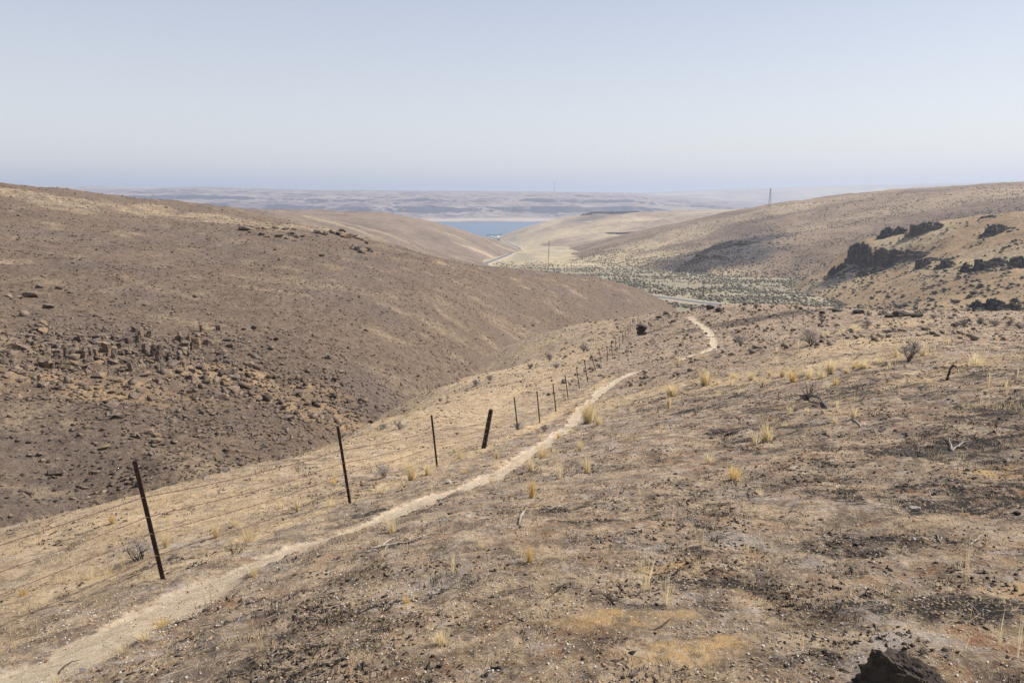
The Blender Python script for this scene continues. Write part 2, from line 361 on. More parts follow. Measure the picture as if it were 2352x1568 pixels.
D1_P = pts([(2700,405,760),(2352,424,800),(2200,434,850),(2000,449,900),(1900,461,930),(1800,471,960),(1740,479,1000),(1620,499,1080),(1560,514,1120),(1480,530,1150),(1400,550,1180),(1300,585,1150),
 (1230,612,820),(1300,603,800),(1400,622,690),(1500,648,570),(1700,676,480),(1900,680,470),(1500,590,740),(1600,560,800),(1700,580,640),(1700,530,800),(1900,550,600),(1900,500,750),(2100,500,620),(2100,460,750),(2300,470,600),(2300,520,480),(2100,560,500),(2600,500,500),
 (1400,585,850),(1600,640,560),(1800,620,550),(1767,481,1550),(2000,465,1500),(2352,450,1400),(1620,512,1600),(1480,540,1700),(1767,500,2300),(2200,480,2300),(1560,530,2300)])
D2_P = pts([(2600,460,400),(2352,488,420),(2250,497,420),(2150,512,430),(2020,543,440),(1960,562,452),(1925,610,462),(1880,640,470),(1800,672,480),(1950,640,400),(2000,660,360),(2100,690,290),(2200,720,240),(2352,735,215),(2352,600,310),(2352,680,245),(2150,600,350),(2150,550,390),(2250,640,285),(2050,610,395),
 (2352,850,130),(2100,770,200),(1900,735,320),(1800,705,400),(2600,600,280),(2600,740,200),(2600,880,110),
 (2352,510,560),(2150,545,560),(2020,590,550),(1900,650,560)])
D3_P = pts([(1150,562,2600),(1175,545,2500),(1200,530,2400),(1280,507,2300),(1330,494,2250),(1360,489,2200),(1450,488,2200),(1550,487,2150),(1640,486,2100),(1740,483,2050),(1900,480,2000),(1230,572,1500),(1280,562,1500),(1400,545,1500),(1500,520,1700),(1200,556,1900),(1300,530,1900),(1600,510,1700),(1400,508,1950),(1300,590,1250),(1450,570,1250),(1600,560,1200),(1900,520,1200),
 (1280,520,3000),(1450,500,3000),(1640,495,3000),(1900,490,3000),(1200,545,2900)])
LAYERS = dict(
 A=dict(p=A_P, L=30, th=(-75,75), r=(1.2,170)),
 B=dict(p=B_P, L=100, th=(-58,17), r=(22,520)),
 C1=dict(p=C1_P, L=300, th=(-42,0), r=(370,800)),
 C2=dict(p=C2_P, L=500, th=(-44,1.2), r=(620,2200)),
 D1=dict(p=D1_P, L=500, th=(1,46), r=(440,2300)),
 D2=dict(p=D2_P, L=200, th=(20,48), r=(125,600)),
 D3=dict(p=D3_P, L=1000, th=(-1,27), r=(1150,3000)),
)
for k, d in LAYERS.items(): d['f'] = TPS(d['p'], d['L'])
fA0 = LAYERS['A']['f']
def hit(layer, px, py, dz=0.0):
    """point where the sight line through a photo pixel meets a slope"""
    d = LAYERS[layer]; rr = np.exp(np.linspace(math.log(d['r'][0]), math.log(d['r'][1]), 900))
    v = ray(px, py); v = v/np.hypot(v[0], v[1])
    h = d['f'](v[0]*rr, v[1]*rr)-v[2]*rr
    i = np.nonzero(h > 0)[0]
    if not len(i): return np.array((v[0]*rr[-1], v[1]*rr[-1]))
    i = i[0]
    if i == 0: r = rr[0]
    else: r = rr[i-1]+(rr[i]-rr[i-1])*(-h[i-1])/(h[i]-h[i-1]+1e-12)
    return np.array((v[0]*r, v[1]*r))
def hits(layer, l): return [tuple(hit(layer, *p[:2])) for p in l]

TRAIL = hits('A', [(-120,1640),(60,1540),(160,1500),(260,1440),(420,1370),(560,1305),(700,1250),(850,1203),(960,1155),(1060,1122),(1150,1082),(1210,1040),(1270,1005),(1310,975),(1325,950),(1350,925),(1385,895),(1420,872),(1460,857)])
TRAIL2 = hits('A', [(1560,826),(1600,813),(1636,802),(1640,790),(1636,770),(1622,752),(1604,742),(1590,732),(1584,726),(1600,721),(1625,716)])
TRACK = hits('A', [(380,1330),(520,1270),(600,1222),(700,1185),(800,1150),(960,1085),(1110,1030),(1180,1000),(1260,960),(1330,915),(1400,868)])
def blob(X, Y, c, rx, ry, rot=0.0, s=3):
    dx, dy = X-c[0], Y-c[1]; c_, s_ = math.cos(rot), math.sin(rot)
    q = ((dx*c_+dy*s_)/rx)**2+((-dx*s_+dy*c_)/ry)**2
    return np.clip(1.25-q+.9*fbm(X/rx*1.4, Y/ry*1.4, 3, s), 0, 1)
def trail_mask(X, Y):
    w_ = .22+.12*sstep(6.5, 3.5, np.hypot(X, Y))+.18*gnoise(X*.55, Y*.55, 4)+.10*gnoise(X*1.7, Y*1.7, 5)+.08*gnoise(X*6, Y*6, 6)+np.hypot(X, Y)*.0012
    return sstep(1.45, .75, np.minimum(seg_dist(X, Y, TRAIL), seg_dist(X, Y, TRAIL2))/w_)
def dispA(X, Y, tm=None):
    if tm is None: tm = trail_mask(X, Y)
    r = np.hypot(X, Y); k = 1-.85*tm
    d = .10*fbm(X/2.6, Y/2.6, 3, 11)+k*(.050*fbm(X/.62, Y/.62, 3, 21)+.022*np.abs(fbm(X/.22, Y/.22, 2, 31))+.012*fbm(X/.085, Y/.085, 2, 41)*sstep(22, 10, r))
    d = d + sstep(25, 60, r)*.25*fbm(X/7, Y/7, 3, 51)
    return d-.05*tm
def zA(x, y):
    X = np.array([x]); Y = np.array([y]); return float((fA0(X, Y)+dispA(X, Y))[0])
def dispB(X, Y):
    return .9*fbm(X/16, Y/16, 3, 61)+.35*fbm(X/4, Y/4, 3, 62)+.16*np.abs(fbm(X/1.3, Y/1.3, 3, 63))*sstep(10, 40, np.hypot(X, Y))
def zB(x, y):
    X = np.array([x]); Y = np.array([y]); return float((LAYERS['B']['f'](X, Y)+dispB(X, Y))[0])
def floor_z(X, Y):
    z = -(38+.0515*np.clip(Y, -100, 2740))-22*np.clip((260-Y)/260, 0, 1)
    z = z-.03*np.clip(Y-2740, 0, 800)
    return z+.3*fbm(X/60, Y/60, 3, 71)*sstep(300, 420, Y)*sstep(2600, 2000, Y)
DISP = dict(
 C1=lambda X, Y: 3*fbm(X/60, Y/60, 3, 81)+1.0*fbm(X/14, Y/14, 4, 82),
 C2=lambda X, Y: 4*fbm(X/90, Y/90, 3, 83)+1.3*fbm(X/22, Y/22, 4, 84),
 D1=lambda X, Y: 4*fbm(X/80, Y/80, 3, 85)+1.4*fbm(X/20, Y/20, 4, 86),
 D2=lambda X, Y: 1.6*fbm(X/35, Y/35, 3, 87)+.8*fbm(X/9, Y/9, 4, 88),
 D3=lambda X, Y: 9*fbm(X/160, Y/160, 4, 89))
def polar(layer, dth, dr, r=None):
    d = LAYERS[layer]; r0, r1 = r or d['r']
    th = np.radians(np.linspace(*d['th'], int((d['th'][1]-d['th'][0])/dth)+1)); rr = np.exp(np.linspace(math.log(r0), math.log(r1), int(math.log(r1/r0)/dr)+1))
    T, R = np.meshgrid(th, rr); return R*np.sin(T), R*np.cos(T), T, R
def grid_faces(n, m):
    i = np.arange(n*m).reshape(n, m)
    return np.stack([i[:-1, :-1], i[:-1, 1:], i[1:, 1:], i[1:, :-1]], -1).reshape(-1, 4)
# ---- near ridge: ground and trail are the two halves of one sheet
X, Y, T, R = polar('A', .125, .0078)
X1, Y1 = X, Y
tm = trail_mask(X, Y); Z = fA0(X, Y)+dispA(X, Y, tm)
burn = .02+1.15*fbm(X/1.9, Y/1.9, 5, 91)+.54*sstep(.4, 4.5, X-.10*Y)*sstep(40, 12, R)-.25*sstep(1.2, -1.5, X-.05*Y)
for c_, rx, ry, ro in [((2150,1150),.9,.5,.2),((2300,1130),.8,.4,0),((1650,1330),.5,.22,.3),((2080,1380),.5,.3,0),((1270,1170),.8,.25,.4),((1360,1195),.5,.2,.3),((900,1255),.4,.12,.4),((330,1310),.7,.15,.9),((600,1520),.25,.1,.3),((1730,1010),.9,.4,0),((2000,1250),.6,.3,.1),((1850,1500),.25,.12,0),((2330,1400),.4,.3,0),((1500,760),3,1,0),((850,1180),.5,.2,.3),((1750,730),9,3,.1)]:
    burn = np.maximum(burn, .95*blob(X, Y, hit('A', *c_), rx, ry, ro))
burn = np.clip(burn, 0, 1.1)
fence_line = hits('A', [(0,1500),(376,1343),(804,1160),(1004,1075),(1110,1031),(1240,970),(1305,916),(1350,878),(1395,818),(1460,750)])
fx = np.array(fence_line)
side = np.interp(Y, fx[:, 1], fx[:, 0])-X                # metres to the left of the fence
straw = np.clip(.75*sstep(-1.0, 2.5, side)*(.75+.9*fbm(X/4, Y/4, 3, 95)), 0, 1)*sstep(140, 60, R)
straw = np.maximum(straw, .9*sstep(1.0, .35, seg_dist(X, Y, TRACK)/(.35+.15*gnoise(X*2, Y*2, 96)+R*.006)))
for c_, rx, ry in [((1900,840),4.5,1.6),((2080,880),3,1.2),((1500,900),3,1.6),((1430,930),2.5,1.0),((1230,1050),1.2,.6),((1250,790),5,3),((1640,880),3,1.2),((1980,790),5,2.5),((2050,745),7,2.5),((1150,850),5,3)]:
    straw = np.maximum(straw, .75*blob(X, Y, hit('A', *c_), rx, ry, .2, 97))
ochre = np.zeros_like(X)
for c_, rx, ry in [((1430,1420),.42,.17),((1570,1490),.34,.16),((2290,1080),.55,.3),((1950,1120),.3,.1),((1530,1290),.25,.1),((2150,855),1.2,.5),((2240,830),1.6,.5),((1880,1160),.2,.1),((2320,1350),.2,.12),((190,1490),.2,.07)]:
    ochre = np.maximum(ochre, blob(X, Y, hit('A', *c_), rx, ry, .25, 98))
Z = Z + .018*blob(X, Y, hit('A', 1430, 1420), .42, .17, .25, 98)+.015*blob(X, Y, hit('A', 1570, 1490), .34, .16, .25, 98)
V = np.stack([X, Y, Z], -1).reshape(-1, 3); F = grid_faces(*X.shape)
ft = tm.ravel()[F].mean(1)
rusty = np.clip(.35+.5*sstep(-.5, 4, X-.08*Y)+.9*fbm(X/1.6, Y/1.6, 3, 99), 0, 1)
def sub_sheet(name, keep):
    ids = np.unique(F[keep]); mp = np.full(len(V), -1); mp[ids] = np.arange(len(ids))
    me = mesh_np(name, V[ids], mp[F[keep]], True)
    for n_, a_ in (('trail', tm), ('burn', burn), ('straw', straw), ('ochre', ochre), ('rust', rusty)): attr(me, n_, a_.ravel()[ids])
    return tag(obj(name, me, M['near']), kind='structure')
sub_sheet('ground', ft <= .5); sub_sheet('path', ft > .5)
# ground behind and under the viewer, a step below the sheet edge
th = np.linspace(0, 2*math.pi, 97); rr = np.array([.0, .6, 1.3, 2.5, 5, 10, 20, 40, 80])
Tt, Rr = np.meshgrid(th, rr); Xb, Yb = Rr*np.sin(Tt), Rr*np.cos(Tt)
inside = (np.abs(np.arctan2(Xb, Yb)) < math.radians(73)) & (Rr > 1.25)
Zb = np.maximum(fA0(Xb, np.maximum(Yb, -8)), -30)-np.where(inside, 6.0, 0.03)
me = mesh_np('ground', np.stack([Xb, Yb, Zb], -1).reshape(-1, 3), grid_faces(*Xb.shape), True)
for n_, v_ in (('trail', 0), ('burn', .4), ('straw', .2), ('ochre', 0), ('rust', .3)): attr(me, n_, np.full(Xb.size, v_))
tag(obj('ground', me, M['near']), kind='structure')
# ---- left burnt hill
X, Y, T, R = polar('B', .125, .0056)
Z = LAYERS['B']['f'](X, Y)+dispB(X, Y)
straw = np.zeros_like(X); burn = np.clip(.3+1.1*fbm(X/28, Y/28, 3, 101), 0, 1); ochre = np.zeros_like(X)
band = hits('B', [(120,462),(260,478),(330,490),(420,492),(520,506),(640,520)]) + [tuple(np.array(at(760, 527, 232))[:2])]
straw = np.maximum(straw, np.clip(sstep(22, 4, seg_dist(X, Y, band))+1.4*fbm(X/9, Y/9, 3, 103)-.25, 0, 1))
for c_, rx, ry in [((960,735),7,3),((1040,765),9,4),((1160,745),10,5),((1220,770),8,5),((720,650),14,5),((60,800),2.5,1.5),((230,790),2.5,1.2),((330,880),2,1),((0,960),5,2),((250,1140),7,1.5),((940,900),6,3)]:
    straw = np.maximum(straw, .55*blob(X, Y, hit('B', *c_), rx, ry, .2, 104)*np.clip(.6+1.2*fbm(X/3, Y/3, 3, 106), 0, 1))
for c_, rx, ry in [((640,870),6,3),((690,920),5,2),((320,840),8,2),((500,850),5,2),((760,960),6,3),((150,870),6,2),((240,900),8,3)]:
    ochre = np.maximum(ochre, .85*blob(X, Y, hit('B', *c_), rx, ry, .2, 105))
me = mesh_np('hill', np.stack([X, Y, Z], -1).reshape(-1, 3), grid_faces(*X.shape), True)
for n_, a_ in (('burn', burn), ('straw', straw), ('ochre', ochre)): attr(me, n_, a_)
tag(obj('hill', me, M['left']), kind='structure')
# ---- farther hills
def far_hill(layer, mat, dth, dr, straws=(), burns_and_shade=()):
    X, Y, T, R = polar(layer, dth, dr); Z = LAYERS[layer]['f'](X, Y)+DISP[layer](X, Y)
    me = mesh_np('hill', np.stack([X, Y, Z], -1).reshape(-1, 3), grid_faces(*X.shape), True)
    s_ = np.zeros_like(X); b_ = np.zeros_like(X)
    for c_, rx, ry, a_ in straws: s_ = np.maximum(s_, a_*blob(X, Y, hit(layer, *c_), rx, ry, 0, 111))
    for c_, rx, ry, a_ in burns_and_shade: b_ = np.maximum(b_, a_*blob(X, Y, hit(layer, *c_), rx, ry, .3, 112))
    attr(me, 'straw', s_); attr(me, 'burn', b_)
    return tag(obj('hill', me, mat), kind='structure')
far_hill('C1', M['c'], .14, .006, [((1060,596),16,5,.4),((900,545),20,5,.3),((760,512),40,7,.35)])
far_hill('C2', M['c'], .12, .006, [((1120,586),40,14,.55),((1165,572),24,12,.5),((980,520),30,10,.3),((1040,540),26,8,.3),((1090,575),30,7,.35)])
far_hill('D1', M['d1'], .11, .005, [((1420,600),110,60,.8),((1320,598),90,40,.9),((1500,560),80,80,.6),((1560,640),70,25,.7),((1480,640),60,20,.6),((1850,470),90,60,.5),((1650,510),90,70,.4),((2300,445),200,60,.3)],
         [((1640,590),55,70,1.3),((1600,612),45,35,1.2),((1690,560),55,40,1.0),((1570,622),40,20,1.1)])
far_hill('D2', M['d2'], .10, .005, [((2100,545),25,25,.6),((1960,625),30,15,.6),((2250,600),40,25,.4),((1900,655),40,20,.5)], [((1930,640),16,12,1.0),((1960,620),10,6,1.0),((2040,612),16,5,.9),((2100,600),14,5,.8),((1900,652),16,10,.8)])  # last list: shade on the sagebrush below the cliffs, put into the colour
far_hill('D3', M['d3'], .12, .006, [((1280,545),200,120,.9),((1420,508),150,60,.8),((1350,520),90,60,.6),((1500,540),120,60,.5)], [((1395,492),130,60,.55),((1490,520),60,14,.8)])
# ---- valley floor
th = np.radians(np.linspace(-62, 62, 500)); rr = np.exp(np.linspace(math.log(110), math.log(4300), 330))
T, R = np.meshgrid(th, rr); X, Y = R*np.sin(T), R*np.cos(T); Z = floor_z(X, Y)
me = mesh_np('valley_ground', np.stack([X, Y, Z], -1).reshape(-1, 3), grid_faces(*X.shape), True)
attr(me, 'straw', np.clip(.75*sstep(560, 760, Y)*(.8+1.6*fbm(X/35, Y/70, 4, 121)), 0, 1)*sstep(2000, 1500, Y)); attr(me, 'burn', np.zeros(X.size))
tag(obj('valley_ground', me, M['floor']), kind='structure')
# ---- river
nx = 60; xs = np.linspace(-6500, 6500, nx); ys = np.linspace(2500, 4400, 20); Xw, Yw = np.meshgrid(xs, ys)
tag(obj('river_water', mesh_np('river_water', np.stack([Xw, Yw, np.full_like(Xw, -180)], -1).reshape(-1, 3), grid_faces(*Xw.shape), True), M['water']), kind='structure')
# ---- bluff across the river
th = np.radians(np.linspace(-48, 40, 900)); ss_ = np.r_[np.linspace(-120, 2600, 260), np.linspace(2640, 4200, 30)]
T, Sg = np.meshgrid(th, ss_)
front = 4130/np.cos(T)*1.0
front = front+260*fbm(np.tan(T)*4.2, np.zeros_like(T), 3, 131)*np.clip(Sg/900, 0, 1)
Rg = front+Sg; X, Y = Rg*np.sin(T), Rg*np.cos(T)
def ravine(X, Y): return np.abs(gnoise(X/520, Y/1400, 133))+.5*np.abs(gnoise(X/210, Y/600, 134))
rv = ravine(X, Y)
s2 = Sg+(260*(rv-.35))*sstep(200, 500, Sg)-150*fbm(X/900, Y/900, 3, 135)
prof_s = np.array([-200, -120, 0, 60, 240, 320, 470, 560, 790, 850, 1120, 1160, 1600, 2000, 2600, 4500])
prof_z = np.array([-196, -190, -179, -174, -169, -163, -142, -92, -72, -46, -32, -22, -10, -4, -1, 0.])
soft_z = np.array([-196, -190, -179, -174, -169, -163, -132, -112, -78, -66, -38, -34, -14, -6, -1, 0.])
mixw = np.clip(.45+1.5*fbm(X/700, Y/1600, 3, 138)+.5*sstep(-200, 500, X), 0, 1)
Z = np.interp(s2, prof_s, prof_z)*mixw+np.interp(s2, prof_s, soft_z)*(1-mixw)
px_ = 1176+FPX*np.tan(T)/CP
top = np.interp(px_, [-200, 100, 250, 330, 400, 460, 560, 700, 900, 1250, 1460, 1500, 1640, 1740, 1900], [22, 18, 12, 18, 26, 36, 24, 8, 1, -10, -26, -48, -82, -112, -120])
Z = -180+(Z+180)*(top+180)/180
Z = Z+11*fbm(X/240, Y/240, 5, 136)*sstep(250, 600, Sg)*sstep(2500, 1500, Sg)+2*fbm(X/40, Y/40, 3, 137)*sstep(150, 400, Sg)
field = np.zeros_like(X)
for px, dist, rx, ry in [(850, 6450, 420, 330), (330, 6500, 500, 260), (1160, 6600, 420, 200)]:
    c_ = np.array(at(px, 437, dist))[:2]; field = np.maximum(field, sstep(1.1, .95, np.hypot((X-c_[0])/rx, (Y-c_[1])/ry)))
me = mesh_np('bluff', np.stack([X, Y, Z], -1).reshape(-1, 3), grid_faces(*X.shape), True)
attr(me, 'field', field); attr(me, 'straw', sstep(320, 200, Sg)*sstep(40, 90, Sg))
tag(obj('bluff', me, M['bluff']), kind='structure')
# ---- plateau and far hills to the horizon
th = np.radians(np.linspace(-52, 52, 420)); rr = np.exp(np.linspace(math.log(6600), math.log(17000), 120)); T, R = np.meshgrid(th, rr)
X, Y = R*np.sin(T), R*np.cos(T); px_ = 1176+FPX*np.tan(T)/CP
crest = np.interp(px_, [-400, 0, 60, 250, 420, 640, 760, 1400, 1480, 1560, 1640, 1750, 1840, 1900, 2100, 2352, 2800], [95, 90, 85, 72, 40, 10, -60, -60, -40, -10, 12, 40, 62, 80, 98, 140, 170])
crest = crest*.70; Z = -70+(crest+70)*sstep(6800, 9200, R)+10*fbm(X/1100, Y/1100, 4, 141)*sstep(7500, 9000, R)*sstep(-20, 20, crest)-sstep(10500, 15000, R)*60
Z = Z-sstep(8200, 6600, R)*130
me = mesh_np('plateau', np.stack([X, Y, Z], -1).reshape(-1, 3), grid_faces(*X.shape), True)
attr(me, 'straw', np.clip(.5+fbm(X/1200, Y/500, 3, 142), 0, 1)); attr(me, 'burn', np.zeros(X.size))
tag(obj('plateau', me, M['plateau']), kind='structure')
# ---- haze
if HAZE_DENSITY > 0:
    hb = Bag(); hb.box((0, 9500, -24), (34000, 20000, 348))
    hm = bpy.data.materials.new("haze"); hm.use_nodes = True; nt = hm.node_tree; nt.nodes.clear()
    out = nt.nodes.new("ShaderNodeOutputMaterial"); pv = nt.nodes.new("ShaderNodeVolumePrincipled")
    pv.inputs["Color"].default_value = (.490, .562, .705, 1); pv.inputs["Density"].default_value = HAZE_DENSITY; pv.inputs["Anisotropy"].default_value = .2
    nt.links.new(pv.outputs[0], out.inputs["Volume"])
    tag(hb.obj('haze', hm), kind='stuff')
# ------------------------------------------------------------------ proto shapes
def hull_proto(seed, n=14, flat=(1, 1, 1), blocky=.0):
    r_ = random.Random(seed); bm = bmesh.new()
    for i in range(n):
        v = Vector((r_.gauss(0, 1), r_.gauss(0, 1), r_.gauss(0, 1))).normalized()
        if blocky: 
            m_ = max(abs(v.x), abs(v.y), abs(v.z)); v = v.lerp(v/m_*.8, blocky)
        v *= r_.uniform(.82, 1.08); bm.verts.new((v.x*flat[0], v.y*flat[1], v.z*flat[2]))
    bmesh.ops.convex_hull(bm, input=bm.verts)
    for v in [v for v in bm.verts if not v.link_faces]: bm.verts.remove(v)
    bmesh.ops.triangulate(bm, faces=bm.faces)
    bm.verts.ensure_lookup_table(); bm.verts.index_update()
    V = np.array([v.co[:] for v in bm.verts]); F = np.array([[v.index for v in f.verts] for f in bm.faces]); bm.free()
    return V, F
def rot_z(a):
    c, s = np.cos(a), np.sin(a); m = np.zeros((len(a), 3, 3)); m[:, 0, 0] = c; m[:, 0, 1] = -s; m[:, 1, 0] = s; m[:, 1, 1] = c; m[:, 2, 2] = 1; return m
def rand_rot(n, tilt=.5):
    a = rot_z(rng.uniform(0, 2*math.pi, n)); t = rng.normal(0, tilt, n); c, s = np.cos(t), np.sin(t)
    m = np.zeros((n, 3, 3)); m[:, 0, 0] = 1; m[:, 1, 1] = c; m[:, 1, 2] = -s; m[:, 2, 1] = s; m[:, 2, 2] = c
    return np.einsum('nij,njk,nkl->nil', a, m, rot_z(rng.uniform(0, 2*math.pi, n)))
def scatter(protos, P, size, tilt=.5, stretch=None):
    """many small pieces as one mesh: returns vertices, faces, one random tint per piece"""
    Vs, Fs, Ts = [], [], []; b = 0; pick = rng.integers(0, len(protos), len(P))
    for k, (V, F) in enumerate(protos):
        i = np.nonzero(pick == k)[0]
        if not len(i): continue
        s = size[i][:, None, None]*V[None]
        if stretch is not None: s = s*stretch[i][:, None, :]
        q = np.einsum('nij,nvj->nvi', rand_rot(len(i), tilt), s)+P[i][:, None]
        Vs.append(q.reshape(-1, 3)); Fs.append((F[None]+(np.arange(len(i))*len(V))[:, None, None]+b).reshape(-1, F.shape[1])); b += len(i)*len(V)
        Ts.append(np.repeat(rng.random(len(i)), len(V)))
    return np.concatenate(Vs), np.concatenate(Fs), np.concatenate(Ts)
def stuff(name, mat, VFT, label=None, smooth=False):
    me = mesh_np(name, VFT[0], VFT[1], smooth); attr(me, 'tint', VFT[2])
    return tag(obj(name, me, mat), label, None, None, 'stuff')
def spread(n, th, r, f, disp, keep=None, p=1.0):
    """points on a slope, even in the eye's angle rather than in area"""
    t = np.radians(rng.uniform(*th, n)); rr = np.exp(rng.uniform(math.log(r[0]), math.log(r[1]), n)) if p == 1 else r[0]+(r[1]-r[0])*rng.random(n)**p
    X, Y = rr*np.sin(t), rr*np.cos(t)
    if keep is not None:
        k = keep(X, Y) > rng.random(n); X, Y, rr = X[k], Y[k], rr[k]
    return np.stack([X, Y, f(X, Y)+disp(X, Y)], -1), rr
fA = LAYERS['A']['f']; fB = LAYERS['B']['f']
stones = [hull_proto(i, 12, (1, .8, .55)) for i in range(5)]
pebs = [hull_proto(20+i, 9, (1, .8, .6)) for i in range(3)]

# ------------------------------------------------------------------ ground litter of the near ridge
def off_trail(X, Y): return 1-.93*trail_mask(X, Y)
def charry(X, Y): return np.clip(0.06+.8*fbm(X/2.1, Y/2.1, 3, 91)+.9*fbm(X/.45, Y/.45, 2, 92)+.28*sstep(-1, 5, X-.1*Y)+.12*sstep(20, 50, np.hypot(X, Y))-.22*sstep(.8, -1.5, X)*sstep(14, 7, Y), 0, 1)*off_trail(X, Y)
P, rr = spread(260000, (-46, 44), (2.2, 115), fA, dispA, charry)
sz = .0020+.0105*rng.random(len(P))**3.4; sz = sz*(1+rr*.12)
P[:, 2] += sz*.15
stuff('charred_litter', M['char'], scatter(stones, P, sz, .5, np.stack([rng.uniform(.7, 2.4, len(P)), rng.uniform(.5, 1.3, len(P)), rng.uniform(.25, 1.0, len(P))], -1)), 'black burnt stubble and char crumbs strewn over the near ridge')
P, rr = spread(120000, (-46, 44), (2.2, 100), fA, dispA, lambda X, Y: np.clip(.3+.8*fbm(X/1.3, Y/1.3, 3, 154), .05, 1)*(.3+.7*off_trail(X, Y)))
sz = (.0022+.0085*rng.random(len(P))**3.5)*(1+rr*.08); P[:, 2] += sz*.2
stuff('pebble_gravel', M['pebble'], scatter(pebs, P, sz, .5), 'pale pebbles and ash flakes scattered over the near ridge')
P, rr = spread(130000, (-46, 44), (2.2, 115), fA, dispA, lambda X, Y: np.clip(.4+.8*fbm(X/1.1, Y/1.1, 3, 155), .05, 1)*(.2+.8*off_trail(X, Y)))
sz = (.0022+.009*rng.random(len(P))**2.8)*(1+rr*.10); P[:, 2] += sz*.1
stuff('soil_crumb_litter', M['crumb'], scatter(stones, P, sz, .5, np.stack([rng.uniform(.8, 1.8, len(P)), rng.uniform(.6, 1.2, len(P)), rng.uniform(.4, .9, len(P))], -1)), 'brown soil crumbs and dry litter over the near ridge')
# burnt twig ends and straw bits lying flat
def sticks(n, L, wd, th, r, keep, lift=.006, up=.12, grow=.05):
    P, rr = spread(n, th, r, fA, dispA, keep); n = len(P)
    L_ = L[0]+(L[1]-L[0])*rng.random(n)**1.8; L_ = L_*(1+rr*grow*.6); a = rng.uniform(0, 2*math.pi, n); z = rng.normal(0, up, n)
    D = np.stack([np.cos(a), np.sin(a), z], -1)*L_[:, None]; S = np.stack([-np.sin(a), np.cos(a), 0*a], -1)*(wd*(1+rr*grow))[:, None]; U = np.array((0, 0, 1.))*(wd*(1+rr*grow))[:, None]
    P[:, 2] += lift+np.abs(D[:, 2])*.5
    B = D*.5+np.stack([-np.sin(a), np.cos(a), 0*a], -1)*(L_*rng.normal(0, .08, n))[:, None]
    V = np.stack([P-S*.5, P+S*.5, P+U, P+B-S*.5, P+B+S*.5, P+B+U, P+D-S*.2, P+D+S*.2, P+D+U*.4], 1).reshape(-1, 3)
    f = np.array([(0, 3, 5, 2), (1, 2, 5, 4), (0, 1, 4, 3), (3, 6, 8, 5), (4, 5, 8, 7), (3, 4, 7, 6)])
    return V, (f[None]+(np.arange(n)*9)[:, None, None]).reshape(-1, 4), np.repeat(rng.random(n), 9)
stuff('twig_litter', M['twig'], sticks(3500, (.012, .11), .0022, (-46, 44), (2.2, 30), off_trail), 'grey burnt twigs lying on the ash of the near ridge')
stuff('straw_litter', M['stalk'], sticks(20000, (.012, .10), .0014, (-46, 44), (2.2, 45), lambda X, Y: .35+.65*off_trail(X, Y)), 'straw bits lying on the burnt ground of the near ridge')
stuff('char_twig_litter', M['char'], sticks(7000, (.012, .09), .0030, (-46, 44), (2.2, 45), charry), 'black charred twig ends lying on the near ridge')
def crowns(X, Y): return np.clip(-.05+.8*fbm(X/2.1, Y/2.1, 3, 91)+.8*fbm(X/.6, Y/.6, 2, 93)+.3*sstep(-1, 5, X-.1*Y), 0, 1)*off_trail(X, Y)
P, rr = spread(9000, (-46, 44), (2.2, 60), fA, dispA, crowns)
K = 12; Q = np.repeat(P, K, 0); r2 = np.repeat(rr, K); g_ = (.012+.03*np.repeat(rng.random(len(P)), K))*(1+r2*.05)
Q = Q+np.c_[rng.normal(0, 1, (len(Q), 2))*g_[:, None], np.zeros(len(Q))]; Q[:, 2] = fA(Q[:, 0], Q[:, 1])+dispA(Q[:, 0], Q[:, 1])-.003
CROWN = (Q, r2, g_)
# thin standing stalks, loose over the ridge
def stalks(P, rr, h, wd, lean=.35):
    n = len(P); a = rng.uniform(0, 2*math.pi, n); l = np.abs(rng.normal(0, lean, n)); D = np.stack([np.cos(a)*l, np.sin(a)*l, np.ones(n)], -1)*h[:, None]
    b = rng.uniform(0, 2*math.pi, n); S = np.stack([np.cos(b), np.sin(b), 0*b], -1)*wd[:, None]; C = np.stack([np.cos(a)*l, np.sin(a)*l, 0*a-.2*l], -1)*(h*.6)[:, None]
    V = np.stack([P-S*.5, P+S*.5, P+D*.55-S*.35, P+D*.55+S*.35, P+D+C], 1).reshape(-1, 3)
    f = np.array([(0, 1, 3), (0, 3, 2), (2, 3, 4)])
    return V, (f[None]+(np.arange(n)*5)[:, None, None]).reshape(-1, 3), np.repeat(rng.random(n), 5)
stuff('burnt_grass_stubble', M['char'], stalks(CROWN[0], CROWN[1], CROWN[2]*(.5+.9*rng.random(len(CROWN[0]))), .0035*(1+CROWN[1]*.10), .6), 'black burnt grass crowns studding the near ridge')
def strawy(X, Y):
    s = np.interp(Y, fx[:, 1], fx[:, 0])-X
    return np.clip(.03+.30*sstep(-.8, 2, s)*np.clip(.4+1.6*fbm(X/2.4, Y/2.4, 3, 151), 0, 1)+.5*sstep(.25, .55, fbm(X/6, Y/6, 3, 152))+.45*blob(X, Y, hit('A', 1900, 850), 6, 2, .2, 97)+.35*blob(X, Y, hit('A', 1480, 900), 4, 2, .2, 97), 0, 1)*off_trail(X, Y)
P, rr = spread(42000, (-46, 44), (3.2, 120), fA, dispA, strawy)
